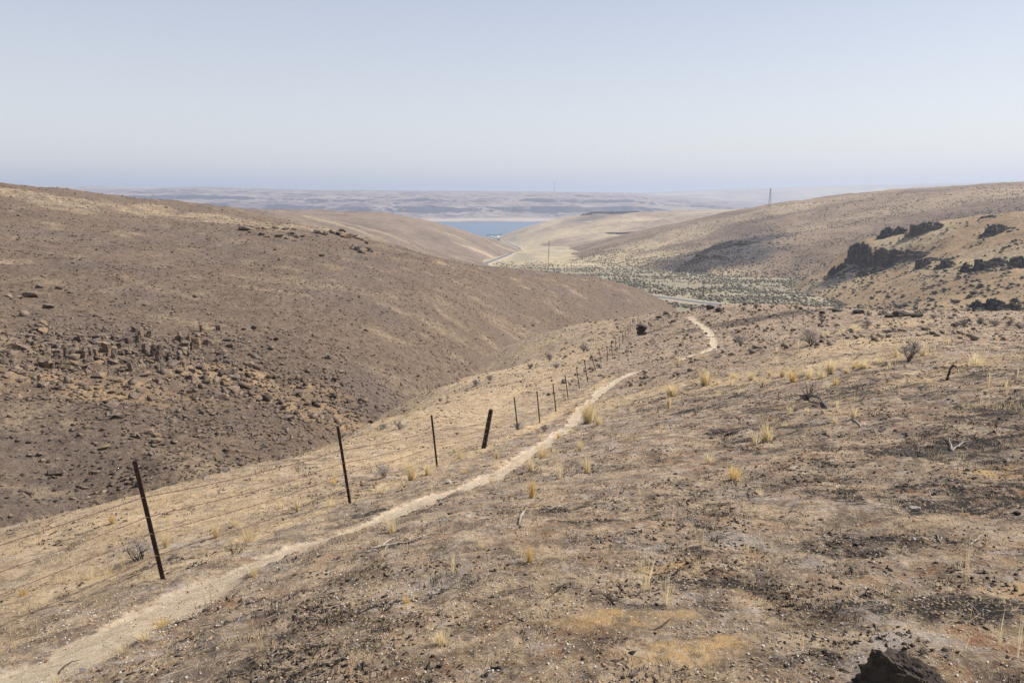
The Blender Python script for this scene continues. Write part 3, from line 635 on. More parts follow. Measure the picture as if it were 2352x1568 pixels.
# grow in bunches
K = rng.integers(3, 14, len(P)); P2 = np.repeat(P, K, 0); rr2 = np.repeat(rr, K); hh2 = np.repeat((.05+.24*rng.random(len(P))**2.4), K)*rng.uniform(.5, 1.1, len(P2))
P2 = P2+np.c_[rng.normal(0, .022, (len(P2), 2))*(1+rr2[:, None]*.035), np.zeros(len(P2))]
P2[:, 2] = fA(P2[:, 0], P2[:, 1])+dispA(P2[:, 0], P2[:, 1])
stuff('dry_grass', M['stalk'], stalks(P2, rr2, hh2*np.clip(.45+rr2*.05, .5, 1.5), .0014*(1+rr2*.12)), 'thin straw grass left standing in patches on the ridge')

# ------------------------------------------------------------------ scree on the burnt hillside
def rocky(X, Y):
    k = .14+0*X
    for c_, rx, ry, a_ in [((330,810),17,7,.9),((600,880),14,9,.8),((150,840),12,7,.75),((740,960),10,6,.8),((820,850),22,9,.35),((700,545),60,14,.5),((250,900),20,7,.5),((480,780),14,5,.7),((500,1000),16,6,.25)]:
        k = np.maximum(k, a_*blob(X, Y, hit('B', *c_), rx, ry, .1, 161))
    return np.clip(k*(1+.8*fbm(X/5, Y/5, 3, 162)), .03, 1)
P, rr = spread(120000, (-44, 14), (33, 360), fB, dispB, rocky)
sz = (.04+.24*rng.random(len(P))**3.4)*np.clip(.7+rr*.004, .8, 2.0); P[:, 2] += sz*.25
stuff('scree_rubble', M['scree'], scatter(stones, P, sz, .5, np.stack([rng.uniform(.8, 1.6, len(P)), rng.uniform(.7, 1.1, len(P)), rng.uniform(.6, 1.1, len(P))], -1)), 'broken brown scree strewn down the burnt hillside')
# burnt clumps on the burnt hillside
P, rr = spread(90000, (-44, 16), (36, 480), fB, dispB, lambda X, Y: np.clip(.35+.9*fbm(X/14, Y/14, 3, 163), .08, 1))
sz = (.03+.15*rng.random(len(P))**2)*np.clip(.6+rr*.006, .8, 2.4); P[:, 2] += sz*.1
stuff('burnt_stubble', M['char'], scatter(stones, P, sz*.8, .3, np.stack([rng.uniform(1, 2.2, len(P)), rng.uniform(.8, 1.6, len(P)), rng.uniform(.3, .7, len(P))], -1)), 'dark burnt stubble dotting the burnt hillside')
# ------------------------------------------------------------------ names for what stands where (landmarks used in the labels)
LM = []                                          # (photo x, photo y, phrase)
def near_lm(px, py, skip=None):
    best = None
    for x, y, ph in LM:
        if ph == skip: continue
        dd = math.hypot((px-x), (py-y)*1.6)
        if best is None or dd < best[0]: best = (dd, x, y, ph)
    d_, x, y, ph = best; dx, dy = px-x, (py-y)*1.6
    if d_ < 45: rel = 'beside'
    elif abs(dx) > abs(dy): rel = 'right of' if dx > 0 else 'left of'
    else: rel = 'in front of' if dy > 0 else 'behind'
    far_ = ' well' if d_ > 170 else ''
    return (far_+' '+rel+' '+ph).strip()
PENDING = []                                     # things whose labels wait until all of them are known
def want_label(o, look, px, py, noun, skip=None): PENDING.append([o, look, px, py, noun, near_lm(px, py, skip)])
def settle_labels():
    by = {}
    for p in PENDING: by.setdefault((p[1], p[5]), []).append(p)
    for (look, rel), l in by.items():
        l.sort(key=lambda p: p[2]); n = len(l)
        for i, p in enumerate(l):
            if n == 1: t = f"{look} {rel}"
            elif n == 2: t = f"{look} {rel}, the {'left' if i == 0 else 'right'} one of two"
            else:
                o_ = 'leftmost' if i == 0 else 'rightmost' if i == n-1 else ['', 'second', 'third', 'fourth', 'fifth', 'sixth', 'seventh', 'eighth', 'ninth', 'tenth', 'eleventh', 'twelfth', 'thirteenth', 'fourteenth'][min(i, 13)]+' from the left'
                t = f"{look} {rel}, {o_} of such"
            p[0]['label'] = ' '.join(t.split()[:16])

# ------------------------------------------------------------------ the barbed wire fence: one thing
def post_place(b, t):
    x, y = hit('A', *b); z = zA(x, y); v = ray(*t); s = y/v[1]; tp = v*s      # the post's top, straight above its foot along the view
    return np.array((x, y, z)), tp
POSTS = [((376,1343),(309,1058)),((804,1160),(776,980)),((1004,1075),(991,953)),((1189,986),(1181,912)),((1240,971),(1233,898)),((1277,944),(1270,881)),((1305,917),(1298,862)),((1331,894),(1324,843)),((1350,877),(1342,826)),((1369.6,852.6),(1356.4,811)),((1381.4,835),(1375,800)),((1395.7,831),(1394,793.8)),((1406.4,819),(1403.9,783.8)),((1414.7,807.6),(1413.4,773.8)),((1423.2,800),(1421.9,771.3)),((1430.7,790),(1429.7,761.3)),((1437.2,776.3),(1435.7,755)),((1444,767.6),(1442.2,745)),((1448.2,760),(1447,737.5)),((1454,753.8),(1453.2,731.3)),((1458.5,751.3),(1457.7,730.5)),((1465,746),(1464,730.5)),((1470.3,746),(1469,733.8))]
fence = empty('barbed_wire_fence', (0, 0, 0)); first = None
fpts = []
b0, t0 = post_place(*POSTS[0]); b1, t1 = post_place(*POSTS[1])
pb = b0-(b1-b0)*1.05; pb[2] = zA(pb[0], pb[1]); hgt0 = t0-b0
fpts.append((pb, pb+hgt0*1.0, False))
for b, t in POSTS:
    B_, T_ = post_place(b, t); h = np.linalg.norm(T_-B_)
    if h > 1.65: T_ = B_+(T_-B_)*1.5/h
    if h < .8: T_ = B_+(T_-B_)*1.1/h
    fpts.append((B_, T_, False))
wb, wt = post_place((1111,1031), (1128,940)); fpts.insert(4, (wb, wt, True))
fence.location = Vector(fpts[1][0])
f0 = np.array(fence.location)
def tpost(B_, T_, stud):
    bg_ = Bag(); ax = (T_-B_)/np.linalg.norm(T_-B_); L = np.linalg.norm(T_-B_)
    sx = np.cross(np.array((0, 1., 0)), ax); sx /= np.linalg.norm(sx); sy = np.cross(ax, sx)
    def bar(x0, x1, y0, y1, l0, l1):
        V = []
        for l in (l0, l1):
            for x, y in ((x0, y0), (x1, y0), (x1, y1), (x0, y1)): V.append(B_-f0+ax*l+sx*x+sy*y)
        bg_.add(V, [(3, 2, 1, 0), (4, 5, 6, 7), (0, 1, 5, 4), (1, 2, 6, 5), (2, 3, 7, 6), (3, 0, 4, 7)])
    bar(-.022, .022, -.004, .004, -.25, L); bar(-.004, .004, .0045, .034, -.25, L-.002)
    if stud:
        for k in range(int(L/.06)-2): bar(-.006, .006, -.010, -.0045, .12+k*.06, .14+k*.06)
    return bg_
HW = (.95, .73, .54, .29)                       # wire heights on a 1.35 m post
wires = [Bag() for _ in HW]; tops = []
for i, (B_, T_, wood) in enumerate(fpts):
    L = np.linalg.norm(T_-B_); ax = (T_-B_)/L; D = np.hypot(B_[0], B_[1])
    if wood:
        g = Bag(); cuts = [-.3, 0, .25*L, .5*L, .75*L, L-.02, L]
        g.tube([B_-f0+ax*c for c in cuts], [.070, .069, .067, .069, .066, .064, .050], 10)
        o = g.obj('wooden_post', M['postwood'], fence, smooth=False); o['label'] = 'thick weathered wooden post leaning right'
    else:
        o = tpost(B_, T_, D < 14).obj('steel_post', M['steel'], fence)
        if i == 1: o['label'] = 'nearest tall rusty steel post, tilted left'
        if D < 20 and i > 0:
            for k, hw in enumerate(HW):
                c = Bag(); p = B_-f0+ax*(hw/1.35*L); c.tube([p+np.array((-.028, -.014, .01)), p+np.array((0, -.020, 0)), p+np.array((.028, -.014, -.008))], .0028, 4); c.obj('wire_clip', M['wire'], o)
    tops.append((B_, ax, L, D))
for k, hw in enumerate(HW):
    path_ = []
    for i, (B_, ax, L, D) in enumerate(tops):
        p = B_+ax*(hw/1.35*L)-np.array((0, .016, 0)) if i != 4 else B_+ax*(hw/1.35*1.2)-np.array((0, .09, 0))
        if i:
            q0 = path_[-1]
            for t in (.2, .4, .6, .8):
                m_ = q0*(1-t)+p*t; m_ = m_-np.array((0, 0, .035*4*t*(1-t)*(1+.6*random.random()))); path_.append(m_)
        path_.append(p)
    wr = wires[k]
    wr.tube([p-f0 for p in path_], [.0036+np.hypot(p[0], p[1])*.00006 for p in path_], 4, False)
    for q0, q1 in zip(path_[:-1], path_[1:]):
        D = np.hypot(q0[0], q0[1])
        if D > 22: continue
        L = np.linalg.norm(q1-q0); n = max(1, int(L/.13))
        for j in range(n):
            p = q0+(q1-q0)*(j+.5)/n-f0; d_ = np.array((random.gauss(0, 1), random.gauss(0, .4), random.gauss(0, 1))); d_ *= .016/np.linalg.norm(d_)
            wr.tube([p-d_, p+d_], .0019, 3, False)
            d2 = np.array((d_[2], d_[1], -d_[0])); wr.tube([p-d2*.8, p+d2*.8], .0019, 3, False)
    wr.obj('barbed_wire', M['wire'], fence)
tag(fence, 'barbed wire fence on dark rusty steel posts running downhill beside the dusty trail', 'fence')
LM += [(376,1343,'the nearest fence post'),(804,1160,'the second fence post'),(1004,1075,'the third fence post'),(1111,1031,'the leaning wooden post'),(1240,971,'the close pair of fence posts'),(1331,894,'the middle fence posts'),(1400,820,'the far fence posts')]
LM += [(600,1290,'the near trail'),(960,1155,'the trail bend'),(1345,930,'the trail by the fence'),(1620,770,'the far trail'),(2060,1540,'the dark boulder'),(1870,905,'the fallen burnt branch'),(2178,855,'the hooked black stump'),(1868,780,'the round grey bush'),(2087,825,'the broad grey bush'),(1430,1420,'the ochre dirt mound'),(2290,1080,'the ochre dirt bank'),(1203,1195,'the pale wood sliver'),(2185,1020,'the forked pale branch'),(1680,1000,'the black log')]

# ------------------------------------------------------------------ grass tufts
def tuft_mesh(name, n, h, w, seed, wd, droop=.35, stubble=.0):
    r = np.random.default_rng(seed); a = r.uniform(0, 2*math.pi, n); k = r.random(n)**.7
    base = np.stack([np.cos(a)*k*w*.22, np.sin(a)*k*w*.22, np.full(n, -.015)], -1)
    H = h*(.45+.6*r.random(n)**.8); out = w*.62*k*(.5+.8*r.random(n)); a2 = a+r.normal(0, .7, n)
    D = np.stack([np.cos(a2), np.sin(a2), 0*a2], -1); b = r.uniform(0, 2*math.pi, n); S = np.stack([np.cos(b), np.sin(b), 0*b], -1)*wd
    V = []
    for t, ww in ((0, 1.), (.4, .9), (.75, .65), (1., .1)):
        c = base+D*(out*t**1.7)[:, None]; c[:, 2] += H*(t-droop*r.random(n)*t**3*.5); V += [c-S*.5*ww, c+S*.5*ww]
    V = np.stack(V, 1).reshape(-1, 3); f = np.array([(0, 1, 3, 2), (2, 3, 5, 4), (4, 5, 7, 6)])
    return mesh_np(name, V, (f[None]+(np.arange(n)*8)[:, None, None]).reshape(-1, 4))
def z6(x, y): return ((1660+x*.38265)*.91875, (700+y*.38265)*.91875)
def z5(x, y): return ((800+x*.38265)*.91875, (800+y*.38265)*.91875)
def z4(x, y): return (x*.4509*.91875, (1000+y*.4509)*.91875)
def z7(x, y): return ((800+x*.38265)*.91875, (1200+y*.38265)*.91875)
def z8(x, y): return ((1660+x*.38265)*.91875, (1200+y*.38265)*.91875)
TUFTS = []                                       # (photo foot, height px, width px, blades, colour)
for f, s, l in ((z6, .3516, [(270,690,120,100,150,'s'),(55,760,95,85,110,'s'),(30,835,90,34,50,'s'),(455,640,60,75,60,'s'),(570,650,65,60,60,'s'),(690,620,40,30,40,'s'),(775,632,60,50,70,'s'),(838,670,80,66,80,'g'),(1085,612,105,70,120,'s'),(1190,612,45,42,70,'s'),(1245,575,32,52,60,'g'),(1305,576,60,84,100,'s'),(872,482,110,18,14,'s'),(945,652,90,66,70,'s'),(1030,642,60,80,70,'s'),(1120,682,60,44,40,'g'),(650,680,60,40,30,'s'),(515,702,42,22,30,'s'),(440,700,60,40,24,'s'),(350,682,40,44,40,'s'),(820,852,64,64,24,'s'),(935,862,40,34,40,'s'),(1230,938,95,42,60,'s'),(1115,976,74,26,34,'s'),(670,1062,140,110,90,'s'),(600,1082,100,74,40,'s'),(300,1192,84,84,60,'p'),(455,1302,110,92,110,'g'),(2035,556,90,104,70,'s'),(1512,500,84,60,50,'s'),(1692,492,84,54,50,'s'),(1470,576,54,20,20,'s'),(735,472,44,20,20,'s'),(1850,422,44,20,20,'s'),(2110,722,100,20,10,'s'),(2230,712,64,24,10,'s'),(2305,640,96,12,8,'s'),(95,562,74,36,40,'s'),(625,1382,60,64,30,'s'),(1130,850,84,22,16,'s'),(1400,540,50,60,40,'s'),(790,950,46,60,36,'s'),(1240,330,50,90,40,'s'),(1060,360,34,60,40,'s')]),
                (z5, .3516, [(600,1032,150,92,110,'s'),(705,1002,95,64,70,'s'),(90,1066,44,64,40,'g'),(75,1212,80,84,60,'s'),(400,1132,60,64,60,'s'),(545,1082,40,34,30,'s'),(915,902,90,74,60,'s'),(945,982,40,44,40,'g'),(1155,906,84,30,40,'s'),(1120,1072,70,40,30,'s'),(1375,986,105,64,80,'s'),(1455,906,115,94,100,'s'),(1385,1152,160,64,80,'g'),(1565,1042,130,72,40,'s'),(1745,1002,140,84,60,'s'),(1700,852,90,54,50,'s'),(1755,672,165,120,170,'p'),(1820,692,84,64,70,'s'),(1650,602,44,64,50,'s'),(2290,502,84,74,80,'s'),(2280,572,64,34,40,'s'),(2230,742,94,22,16,'s'),(2200,412,44,22,20,'s'),(470,1412,125,84,70,'s'),(1440,792,64,34,30,'s'),(1560,772,50,50,30,'g'),(1640,730,44,60,40,'s')]),
                (z4, .4143, [(625,702,52,32,60,'g'),(925,842,84,44,80,'s'),(1205,792,94,54,60,'s'),(1305,712,54,44,40,'s'),(1380,792,140,104,60,'s'),(1130,862,54,22,16,'s'),(1650,612,94,44,60,'s'),(1560,592,54,64,40,'s'),(1845,592,44,84,60,'s'),(1855,452,64,54,40,'s'),(350,1022,72,94,40,'s'),(510,992,64,64,40,'s'),(600,962,54,54,30,'s'),(130,1092,44,44,50,'g'),(900,1214,64,94,110,'g'),(1405,972,72,54,60,'s'),(800,1312,60,84,70,'s'),(680,1382,54,94,60,'s'),(1655,482,54,34,40,'s')]),
                (z7, .3516, [(870,602,180,64,20,'s'),(1370,532,140,64,90,'g'),(1308,505,80,90,30,'s'),(790,1092,105,115,160,'s'),(562,815,62,54,90,'g'),(1060,452,44,54,40,'g'),(2120,702,290,110,30,'s'),(2270,802,230,84,14,'s')]),
                (z8, .3516, [(1975,652,270,34,10,'s'),(2190,1062,220,24,5,'s'),(2310,1142,320,40,6,'s'),(610,760,110,60,5,'s'),(1515,205,84,60,8,'p'),(245,1142,110,84,34,'p'),(880,690,100,60,6,'s'),(20,800,230,90,9,'s'),(140,380,50,60,8,'p')])):
    for x, y, h, w_, n, c in l: TUFTS.append((*f(x, y), h*s, w_*s, n, c))
for i, (px, py, h, w_, n, c) in enumerate(TUFTS):
    x, y = hit('A', px, py); z = zA(x, y); D = math.sqrt(x*x+y*y+z*z); k = D/FPX; H, W = h*k*1.05, w_*k
    r_ = math.hypot(x, y)
    me = tuft_mesh('grass_tuft', max(int(n*1.6), 5), H, max(W, .02), 1000+i, max(.0018, .62*k), .3 if n > 30 else .15)
    o = obj('grass_tuft', me, {'s': M['straw'], 'g': M['gold'], 'p': M['straw']}[c], None, (x, y, z)); o['category'] = 'grass tuft'; o['group'] = 'dry grass tufts on the ridge'
    if n >= 90:                                  # dense tufts keep a scorched crown at the foot
        pb_ = Bag(); rr_ = np.random.default_rng(i)
        for q in range(26):
            a_ = rr_.uniform(0, 6.28); p = np.array((math.cos(a_), math.sin(a_), 0))*W*.22*rr_.random()**.5; pb_.tube([p-np.array((0, 0, .02)), p*1.35+np.array((0, 0, H*.10*rr_.uniform(.5, 1.3)))], [W*.02, W*.008], 4)
        pb_.obj('scorched_base', M['char'], o)
    size = 'tall' if H > .42 else 'small' if H < .16 else 'knee-high' if H > .30 else 'low'
    look = ('golden ' if c == 'g' else 'bleached ' if c == 'p' else 'straw-coloured ')+('sparse ' if n <= 24 else 'bushy ' if n >= 90 else '')
    want_label(o, f"{size} {look}{'stalks' if n <= 24 else 'grass tuft'}", px, py, 'tuft')

# ------------------------------------------------------------------ burnt sagebrush skeletons and grey bushes
def shrub(px, py, hpx, wpx, kind, cat='shrub', label=None, layer='A', seed=0):
    x, y = hit(layer, px, py); z = zA(x, y) if layer == 'A' else zB(x, y); D = math.sqrt(x*x+y*y+z*z); k = D/FPX
    H, W = hpx*k, wpx*k; r = random.Random(seed); stem, tw = Bag(), Bag(); thick = max(.012*H/.5, .35*k); fine_w = max(.0018, .42*k)
    def grow(p, d, L, rad, lev):
        n = 3; pp = [p]; q = np.array(p)
        for _ in range(n):
            d = d+np.array((r.gauss(0, .2), r.gauss(0, .2), r.gauss(0, .10)+.05)); d = d/np.linalg.norm(d); q = q+d*L/n; pp.append(q.copy())
        if lev < 2 or rad > fine_w*1.4: stem.tube(pp, [rad*(1-.18*i) for i in range(n+1)], 5 if lev < 2 else 4)
        else: tw.tube(pp, [max(fine_w*.5, rad*(1-.2*i)) for i in range(n+1)], 3, False)
        if lev >= (4 if kind == 'grey' else 3): return
        for c in range({'grey': 4, 'burnt': 3, 'small': 3}[kind] if lev else 0):
            b = pp[r.choice((1, 2, 3, 3))]; nd = d*.75+np.array((r.gauss(0, .55), r.gauss(0, .55), r.gauss(0, .32)+.12)); nd /= np.linalg.norm(nd)
            grow(b, nd, L*r.uniform(.5, .78), rad*.55, lev+1)
    for i in range({'grey': 7, 'burnt': 5, 'small': 4}[kind]):
        a_ = r.uniform(0, 6.28); sp = W/(H+1e-6)*.55
        d = np.array((math.cos(a_)*sp*r.uniform(.3, 1), math.sin(a_)*sp*r.uniform(.3, 1), 1)); d /= np.linalg.norm(d)
        grow(np.array((r.gauss(0, .02), r.gauss(0, .02), -.03)), d, H*r.uniform(.38, .52), thick*r.uniform(.7, 1.2), 1)
    e_ = empty('sagebrush_shrub', (x, y, z)); tag(e_, None, 'shrub', 'burnt sagebrush shrubs on the ridge')
    stem.obj('stem', M['burntwood'], e_)
    if tw.v: tw.obj('twigs', M['twigs'] if kind != 'burnt' else M['burntwood'], e_)
    size = 'large' if H > .55 else 'small' if H < .28 else 'medium'
    if label: e_['label'] = label
    else: want_label(e_, f"{size} {'grey twiggy bush' if kind == 'grey' else 'black burnt shrub' if kind == 'burnt' else 'thin leafless shrub'}", px, py, 'shrub')
    return e_
SHR = [(z6(500,445),32,34,'grey','twiggy grey bush with dark stems beside the far trail'),(z6(960,425),40,44,'grey','round grey bush with a leaning black foot on the flat ridge top'),(z6(1600,527),56,62,'grey','broad grey bush fanning out among straw tufts on the ridge top'),(z6(630,482),18,20,'small',None),
 (z6(1325,300),16,36,'grey',None),(z6(1222,342),12,22,'grey',None),(z4(775,895),56,62,'grey','grey bush with black stems just behind the nearest fence post'),(z4(1312,872),46,64,'burnt','gnarled black burnt shrub between the trail and the wire'),(z4(405,838),24,30,'burnt',None),(z4(205,895),24,44,'small',None),(z4(1130,450),20,28,'small',None),(z4(1395,440),14,22,'small',None),
 (z5(415,1032),36,40,'grey',None),(z5(520,712),26,50,'grey',None),(z5(360,785),20,16,'small',None),(z5(1020,432),18,14,'grey',None),(z5(1105,392),14,14,'grey',None),(z5(1370,312),14,22,'grey',None),(z5(1410,432),14,14,'small',None),(z5(1500,268),18,20,'grey',None),(z5(1545,312),14,18,'grey',None),(z5(1722,208),22,18,'grey',None),(z5(1280,412),10,14,'small',None),(z5(1290,714),18,28,'grey',None),(z5(1468,724),18,22,'grey',None),(z5(1590,510),14,18,'small',None),(z5(1820,310),12,22,'grey',None),
 (z6(205,882),24,18,'burnt','tiny black burnt shrub standing alone on bare ground'),(z6(350,510),10,40,'grey',None),(z6(1030,285),12,24,'grey',None),(z6(790,320),10,20,'burnt',None),(z6(470,335),8,14,'burnt',None),(z6(620,325),8,16,'burnt',None),(z6(1870,340),14,24,'small',None),(z6(1960,300),14,30,'grey',None),(z6(2060,290),14,30,'grey',None),(z6(2160,305),14,28,'grey',None),(z6(2260,300),14,30,'grey',None),(z6(2330,320),14,30,'grey',None),(z6(1760,260),12,24,'grey',None),(z6(1430,240),12,26,'grey',None),(z6(1340,240),10,22,'grey',None),(z6(940,215),10,22,'grey',None),(z6(1120,200),10,20,'grey',None),(z6(860,190),10,20,'grey',None),(z6(700,190),10,20,'grey',None),(z6(600,185),10,20,'grey',None),(z6(520,200),10,20,'grey',None),(z6(430,245),8,18,'burnt',None),(z6(180,205),10,22,'grey',None),(z6(60,210),12,22,'grey',None),(z6(30,245),10,20,'grey',None),(z6(40,290),10,20,'burnt',None)]
for i, ((px, py), h, w_, kd, lb) in enumerate(SHR): shrub(px, py, h, w_, kd, label=lb, seed=50+i)
# grey brush in the gully between the ridge and the left hill
for i, (px, py, h, w_) in enumerate([(756,985,24,40),(700,1010,16,30),(880,985,16,34),(520,1085,14,24),(468,1098,12,18),(806,1000,14,30),(650,1040,10,20)]): shrub(px, py, h, w_, 'grey', seed=150+i)

# ------------------------------------------------------------------ burnt branches, stumps, sticks
def branch(name, mat, lines, label, cat='branch', layer='A'):
    """lines: [(photo points with height above ground in px), radii px]"""
    lines = [(l, [q*.68 for q in rr]) for l, rr in lines]
    g = Bag(); o0 = None
    for line, rad in lines:
        P_ = []
        for px, py, up in line:
            x, y = hit('A', px, py); z = zA(x, y); D = math.sqrt(x*x+y*y+z*z); k = D/FPX
            if o0 is None: o0 = np.array((x, y, z))
            P_.append(np.array((x, y, z+up*k))-o0)
        rr_ = [r*k for r in rad]
        # finer, knotty curve
        Q, RR = [], []
        for a_, b_, ra, rb in zip(P_[:-1], P_[1:], rr_[:-1], rr_[1:]):
            for t in (0, .33, .66): Q.append(a_*(1-t)+b_*t+np.array([random.gauss(0, .35*ra) for _ in range(3)])); RR.append((ra*(1-t)+rb*t)*random.uniform(.85, 1.15))
        Q.append(P_[-1]); RR.append(rr_[-1]); g.tube(Q, RR, 7)
    o = g.obj(name, mat, None, o0, True); return tag(o, label, cat)
def bz(f, l): return [(*f(x, y), up) for x, y, up in l]
fallen = empty('fallen_branch', (0, 0, 0)); x, y = hit('A', *z6(1060, 838)); fallen.location = (x, y, zA(x, y))
tag(fallen, 'arching grey burnt branch with a twiggy black head lying on the bare slope', 'branch')
def sub(o, part): o.parent = fallen; o.location = o.location-fallen.location; o.name = part; [o.pop(k) for k in ('label', 'category') if k in o]; return o
sub(branch('limb', M['charwood'], [(bz(z6, [(1068,840,0),(1050,820,5),(1015,795,8),(975,768,9),(940,770,5)]), [3.0,3.6,3.6,3.0,2.2])], 'x'), 'limb')
sub(branch('twigs', M['burntwood'], [(bz(z6, [(942,770,4),(960,760,14),(965,745,28)]), [2.4,1.6,.7]),(bz(z6, [(942,770,4),(930,755,16),(915,740,26)]), [2.2,1.4,.6]),(bz(z6, [(960,758,14),(985,750,24)]), [1.4,.5]),(bz(z6, [(940,770,3),(905,765,5),(885,778,0)]), [2.2,1.5,.6]),(bz(z6, [(930,765,3),(905,750,8),(880,740,14)]), [2.0,1.2,.5]),(bz(z6, [(955,760,12),(945,745,30)]), [1.2,.5])], 'x'), 'twigs')
branch('burnt_stump', M['burntwood'], [(bz(z6, [(1848,658,0),(1852,655,10),(1860,650,20),(1880,648,24),(1900,650,24)]), [4.2,3.6,3.4,2.6,1.0]),(bz(z6, [(1862,650,20),(1880,645,30),(1905,642,33)]), [1.4,.9,.4]),(bz(z6, [(1880,648,24),(1912,652,20)]), [1.2,.5]),(bz(z6, [(1862,650,21),(1872,645,32)]), [1.0,.4])], 'hooked black burnt stump bending over on the upper slope', 'stump')
branch('charred_log', M['burntwood'], [(bz(z6, [(400,1005,2),(440,1003,5),(470,998,4),(492,990,6)]), [4.6,4.4,3.0,1.6]),(bz(z6, [(400,1005,2),(345,985,3),(305,975,2)]), [1.6,1.0,.5])], 'short black charred log lying in ash', 'log')
branch('pale_branch', M['greywood'], [(bz(z6, [(1885,1102,1),(1905,1085,4),(1930,1075,5),(1965,1055,6),(2000,1045,4)]), [3.4,2.8,2.6,1.2,.5]),(bz(z6, [(1885,1102,1),(1875,1075,4),(1862,1050,5),(1832,1020,3)]), [2.4,1.9,1.5,.7]),(bz(z6, [(1862,1050,5),(1840,1052,4)]), [1.2,.6])], 'forked pale branch with charred tips lying on the dark slope', 'branch')
branch('burnt_stick', M['burntwood'], [(bz(z6, [(1250,802,1),(1285,800,1),(1305,785,4),(1312,772,6)]), [1.2,1.5,1.2,.5])], 'thin curved black stick beyond the fallen branch', 'stick')
branch('grey_branch', M['greywood'], [(bz(z6, [(1205,925,3),(1240,945,2),(1280,962,1),(1310,980,0)]), [1.6,2.6,3.0,1.6]),(bz(z6, [(1270,958,1),(1325,972,2),(1380,945,3)]), [1.8,1.4,.6])], 'grey half-burnt branch lying in front of a straw tuft', 'branch')
branch('root_clump', M['greywood'], [(bz(z5, [(1870,850,1),(1900,835,6),(1925,810,12)]), [2.0,1.8,.7]),(bz(z5, [(1900,860,0),(1920,840,6),(1955,825,8)]), [2.2,1.6,.6]),(bz(z5, [(1890,855,0),(1885,835,8),(1870,815,12)]), [1.8,1.2,.5]),(bz(z5, [(1905,858,1),(1930,855,5),(1965,850,4)]), [2.2,1.4,.6]),(bz(z5, [(1910,855,1),(1905,830,12),(1915,800,18)]), [1.4,1,.4])], 'tangled grey root clump sitting alone on the open slope', 'root')
branch('wood_sliver', M['greywood'], [(bz(z5, [(1298,1362,1),(1312,1335,5),(1330,1300,8),(1342,1280,12)]), [1.0,5.0,4.6,.8])], 'pale flat wood sliver standing out on burnt ground', 'wood')
branch('driftwood_branch', M['greywood'], [(bz(z5, [(330,1508,1),(400,1490,2),(470,1475,4),(560,1462,3),(650,1440,3)]), [2.2,3.4,3.0,2.0,.7]),(bz(z5, [(400,1490,2),(430,1470,5),(480,1450,6),(520,1440,6)]), [2.2,2.0,1.5,.6]),(bz(z5, [(420,1512,0),(440,1485,3),(500,1478,4)]), [1.6,1.6,.7])], 'long grey driftwood-like branch lying on bare soil below the trail', 'branch')
branch('burnt_branch', M['burntwood'], [(bz(z7, [(265,878,1),(320,860,3),(365,845,5),(400,850,4)]), [1.4,2.2,2.2,1.4]),(bz(z7, [(415,885,0),(450,868,3),(490,830,6),(530,805,6)]), [2.6,3.2,2.8,1.6]),(bz(z7, [(415,880,0),(405,850,8),(390,820,14)]), [1.8,1.2,.5]),(bz(z7, [(420,880,0),(440,850,8),(425,815,16)]), [1.6,1.1,.4]),(bz(z7, [(365,845,5),(375,825,10)]), [1.2,.5])], 'crooked black branch with upturned twigs beside a small golden tuft', 'branch')
branch('burnt_stick', M['burntwood'], [(bz(z7, [(1850,755,6),(1885,775,5),(1925,800,1)]), [1.4,2.4,3.2]),(bz(z7, [(1885,775,5),(1905,730,9)]), [1.6,1.6])], 'short forked black stick at the top of the ochre dirt', 'stick')
branch('burnt_branch', M['burntwood'], [(bz(z7, [(2130,965,1),(2190,960,4),(2235,935,7),(2290,900,7)]), [2.0,3.4,3.0,1.2]),(bz(z7, [(2190,960,3),(2150,940,5)]), [1.8,.8])], 'black branch between the two ochre dirt patches', 'branch')
branch('burnt_branch', M['burntwood'], [(bz(z4, [(315,1462,1),(345,1430,4),(395,1405,5),(435,1390,3)]), [1.6,1.8,1.4,.6])], 'thin black branch lying across the pale trail dust', 'branch')
branch('burnt_branch', M['burntwood'], [(bz(z4, [(690,1030,1),(750,1018,4),(795,1010,5),(805,1000,12)]), [1.2,1.4,1.2,.5])], 'thin black branch close to the foot of the nearest post', 'branch')
branch('burnt_branch', M['burntwood'], [(bz(z8, [(2000,200,2),(2060,195,4),(2120,175,6),(2210,150,6)]), [2.2,2.6,2.0,.8])], 'black branch lying in dark char on the right slope', 'branch')
branch('pale_twig', M['greywood'], [(bz(z8, [(2000,415,1),(2040,390,5),(2075,370,8)]), [2.0,3.0,1.4]),(bz(z8, [(2035,392,4),(2060,385,6)]), [1.4,.6])], 'curled pale twig on dark ground near orange moss', 'twig')
branch('pale_twig', M['greywood'], [(bz(z8, [(1800,405,1),(1785,375,5),(1778,365,6)]), [2.0,1.6,.7]),(bz(z8, [(1800,405,1),(1815,380,5),(1828,385,4)]), [1.8,1.4,.6])], 'small forked pale twig beside black char', 'twig')
branch('burnt_stick', M['burntwood'], [(bz(z6, [(1030,1010,1),(1055,1012,3),(1080,1030,1)]), [2.2,2.4,1.2])], 'stubby bent black stick on the open slope', 'stick')
branch('burnt_stick', M['burntwood'], [(bz(z7, [(1480,790,1),(1540,750,4),(1590,710,4),(1625,680,3)]), [1.4,2.0,1.6,.6])], 'long thin black stick in the middle of the near slope', 'stick')

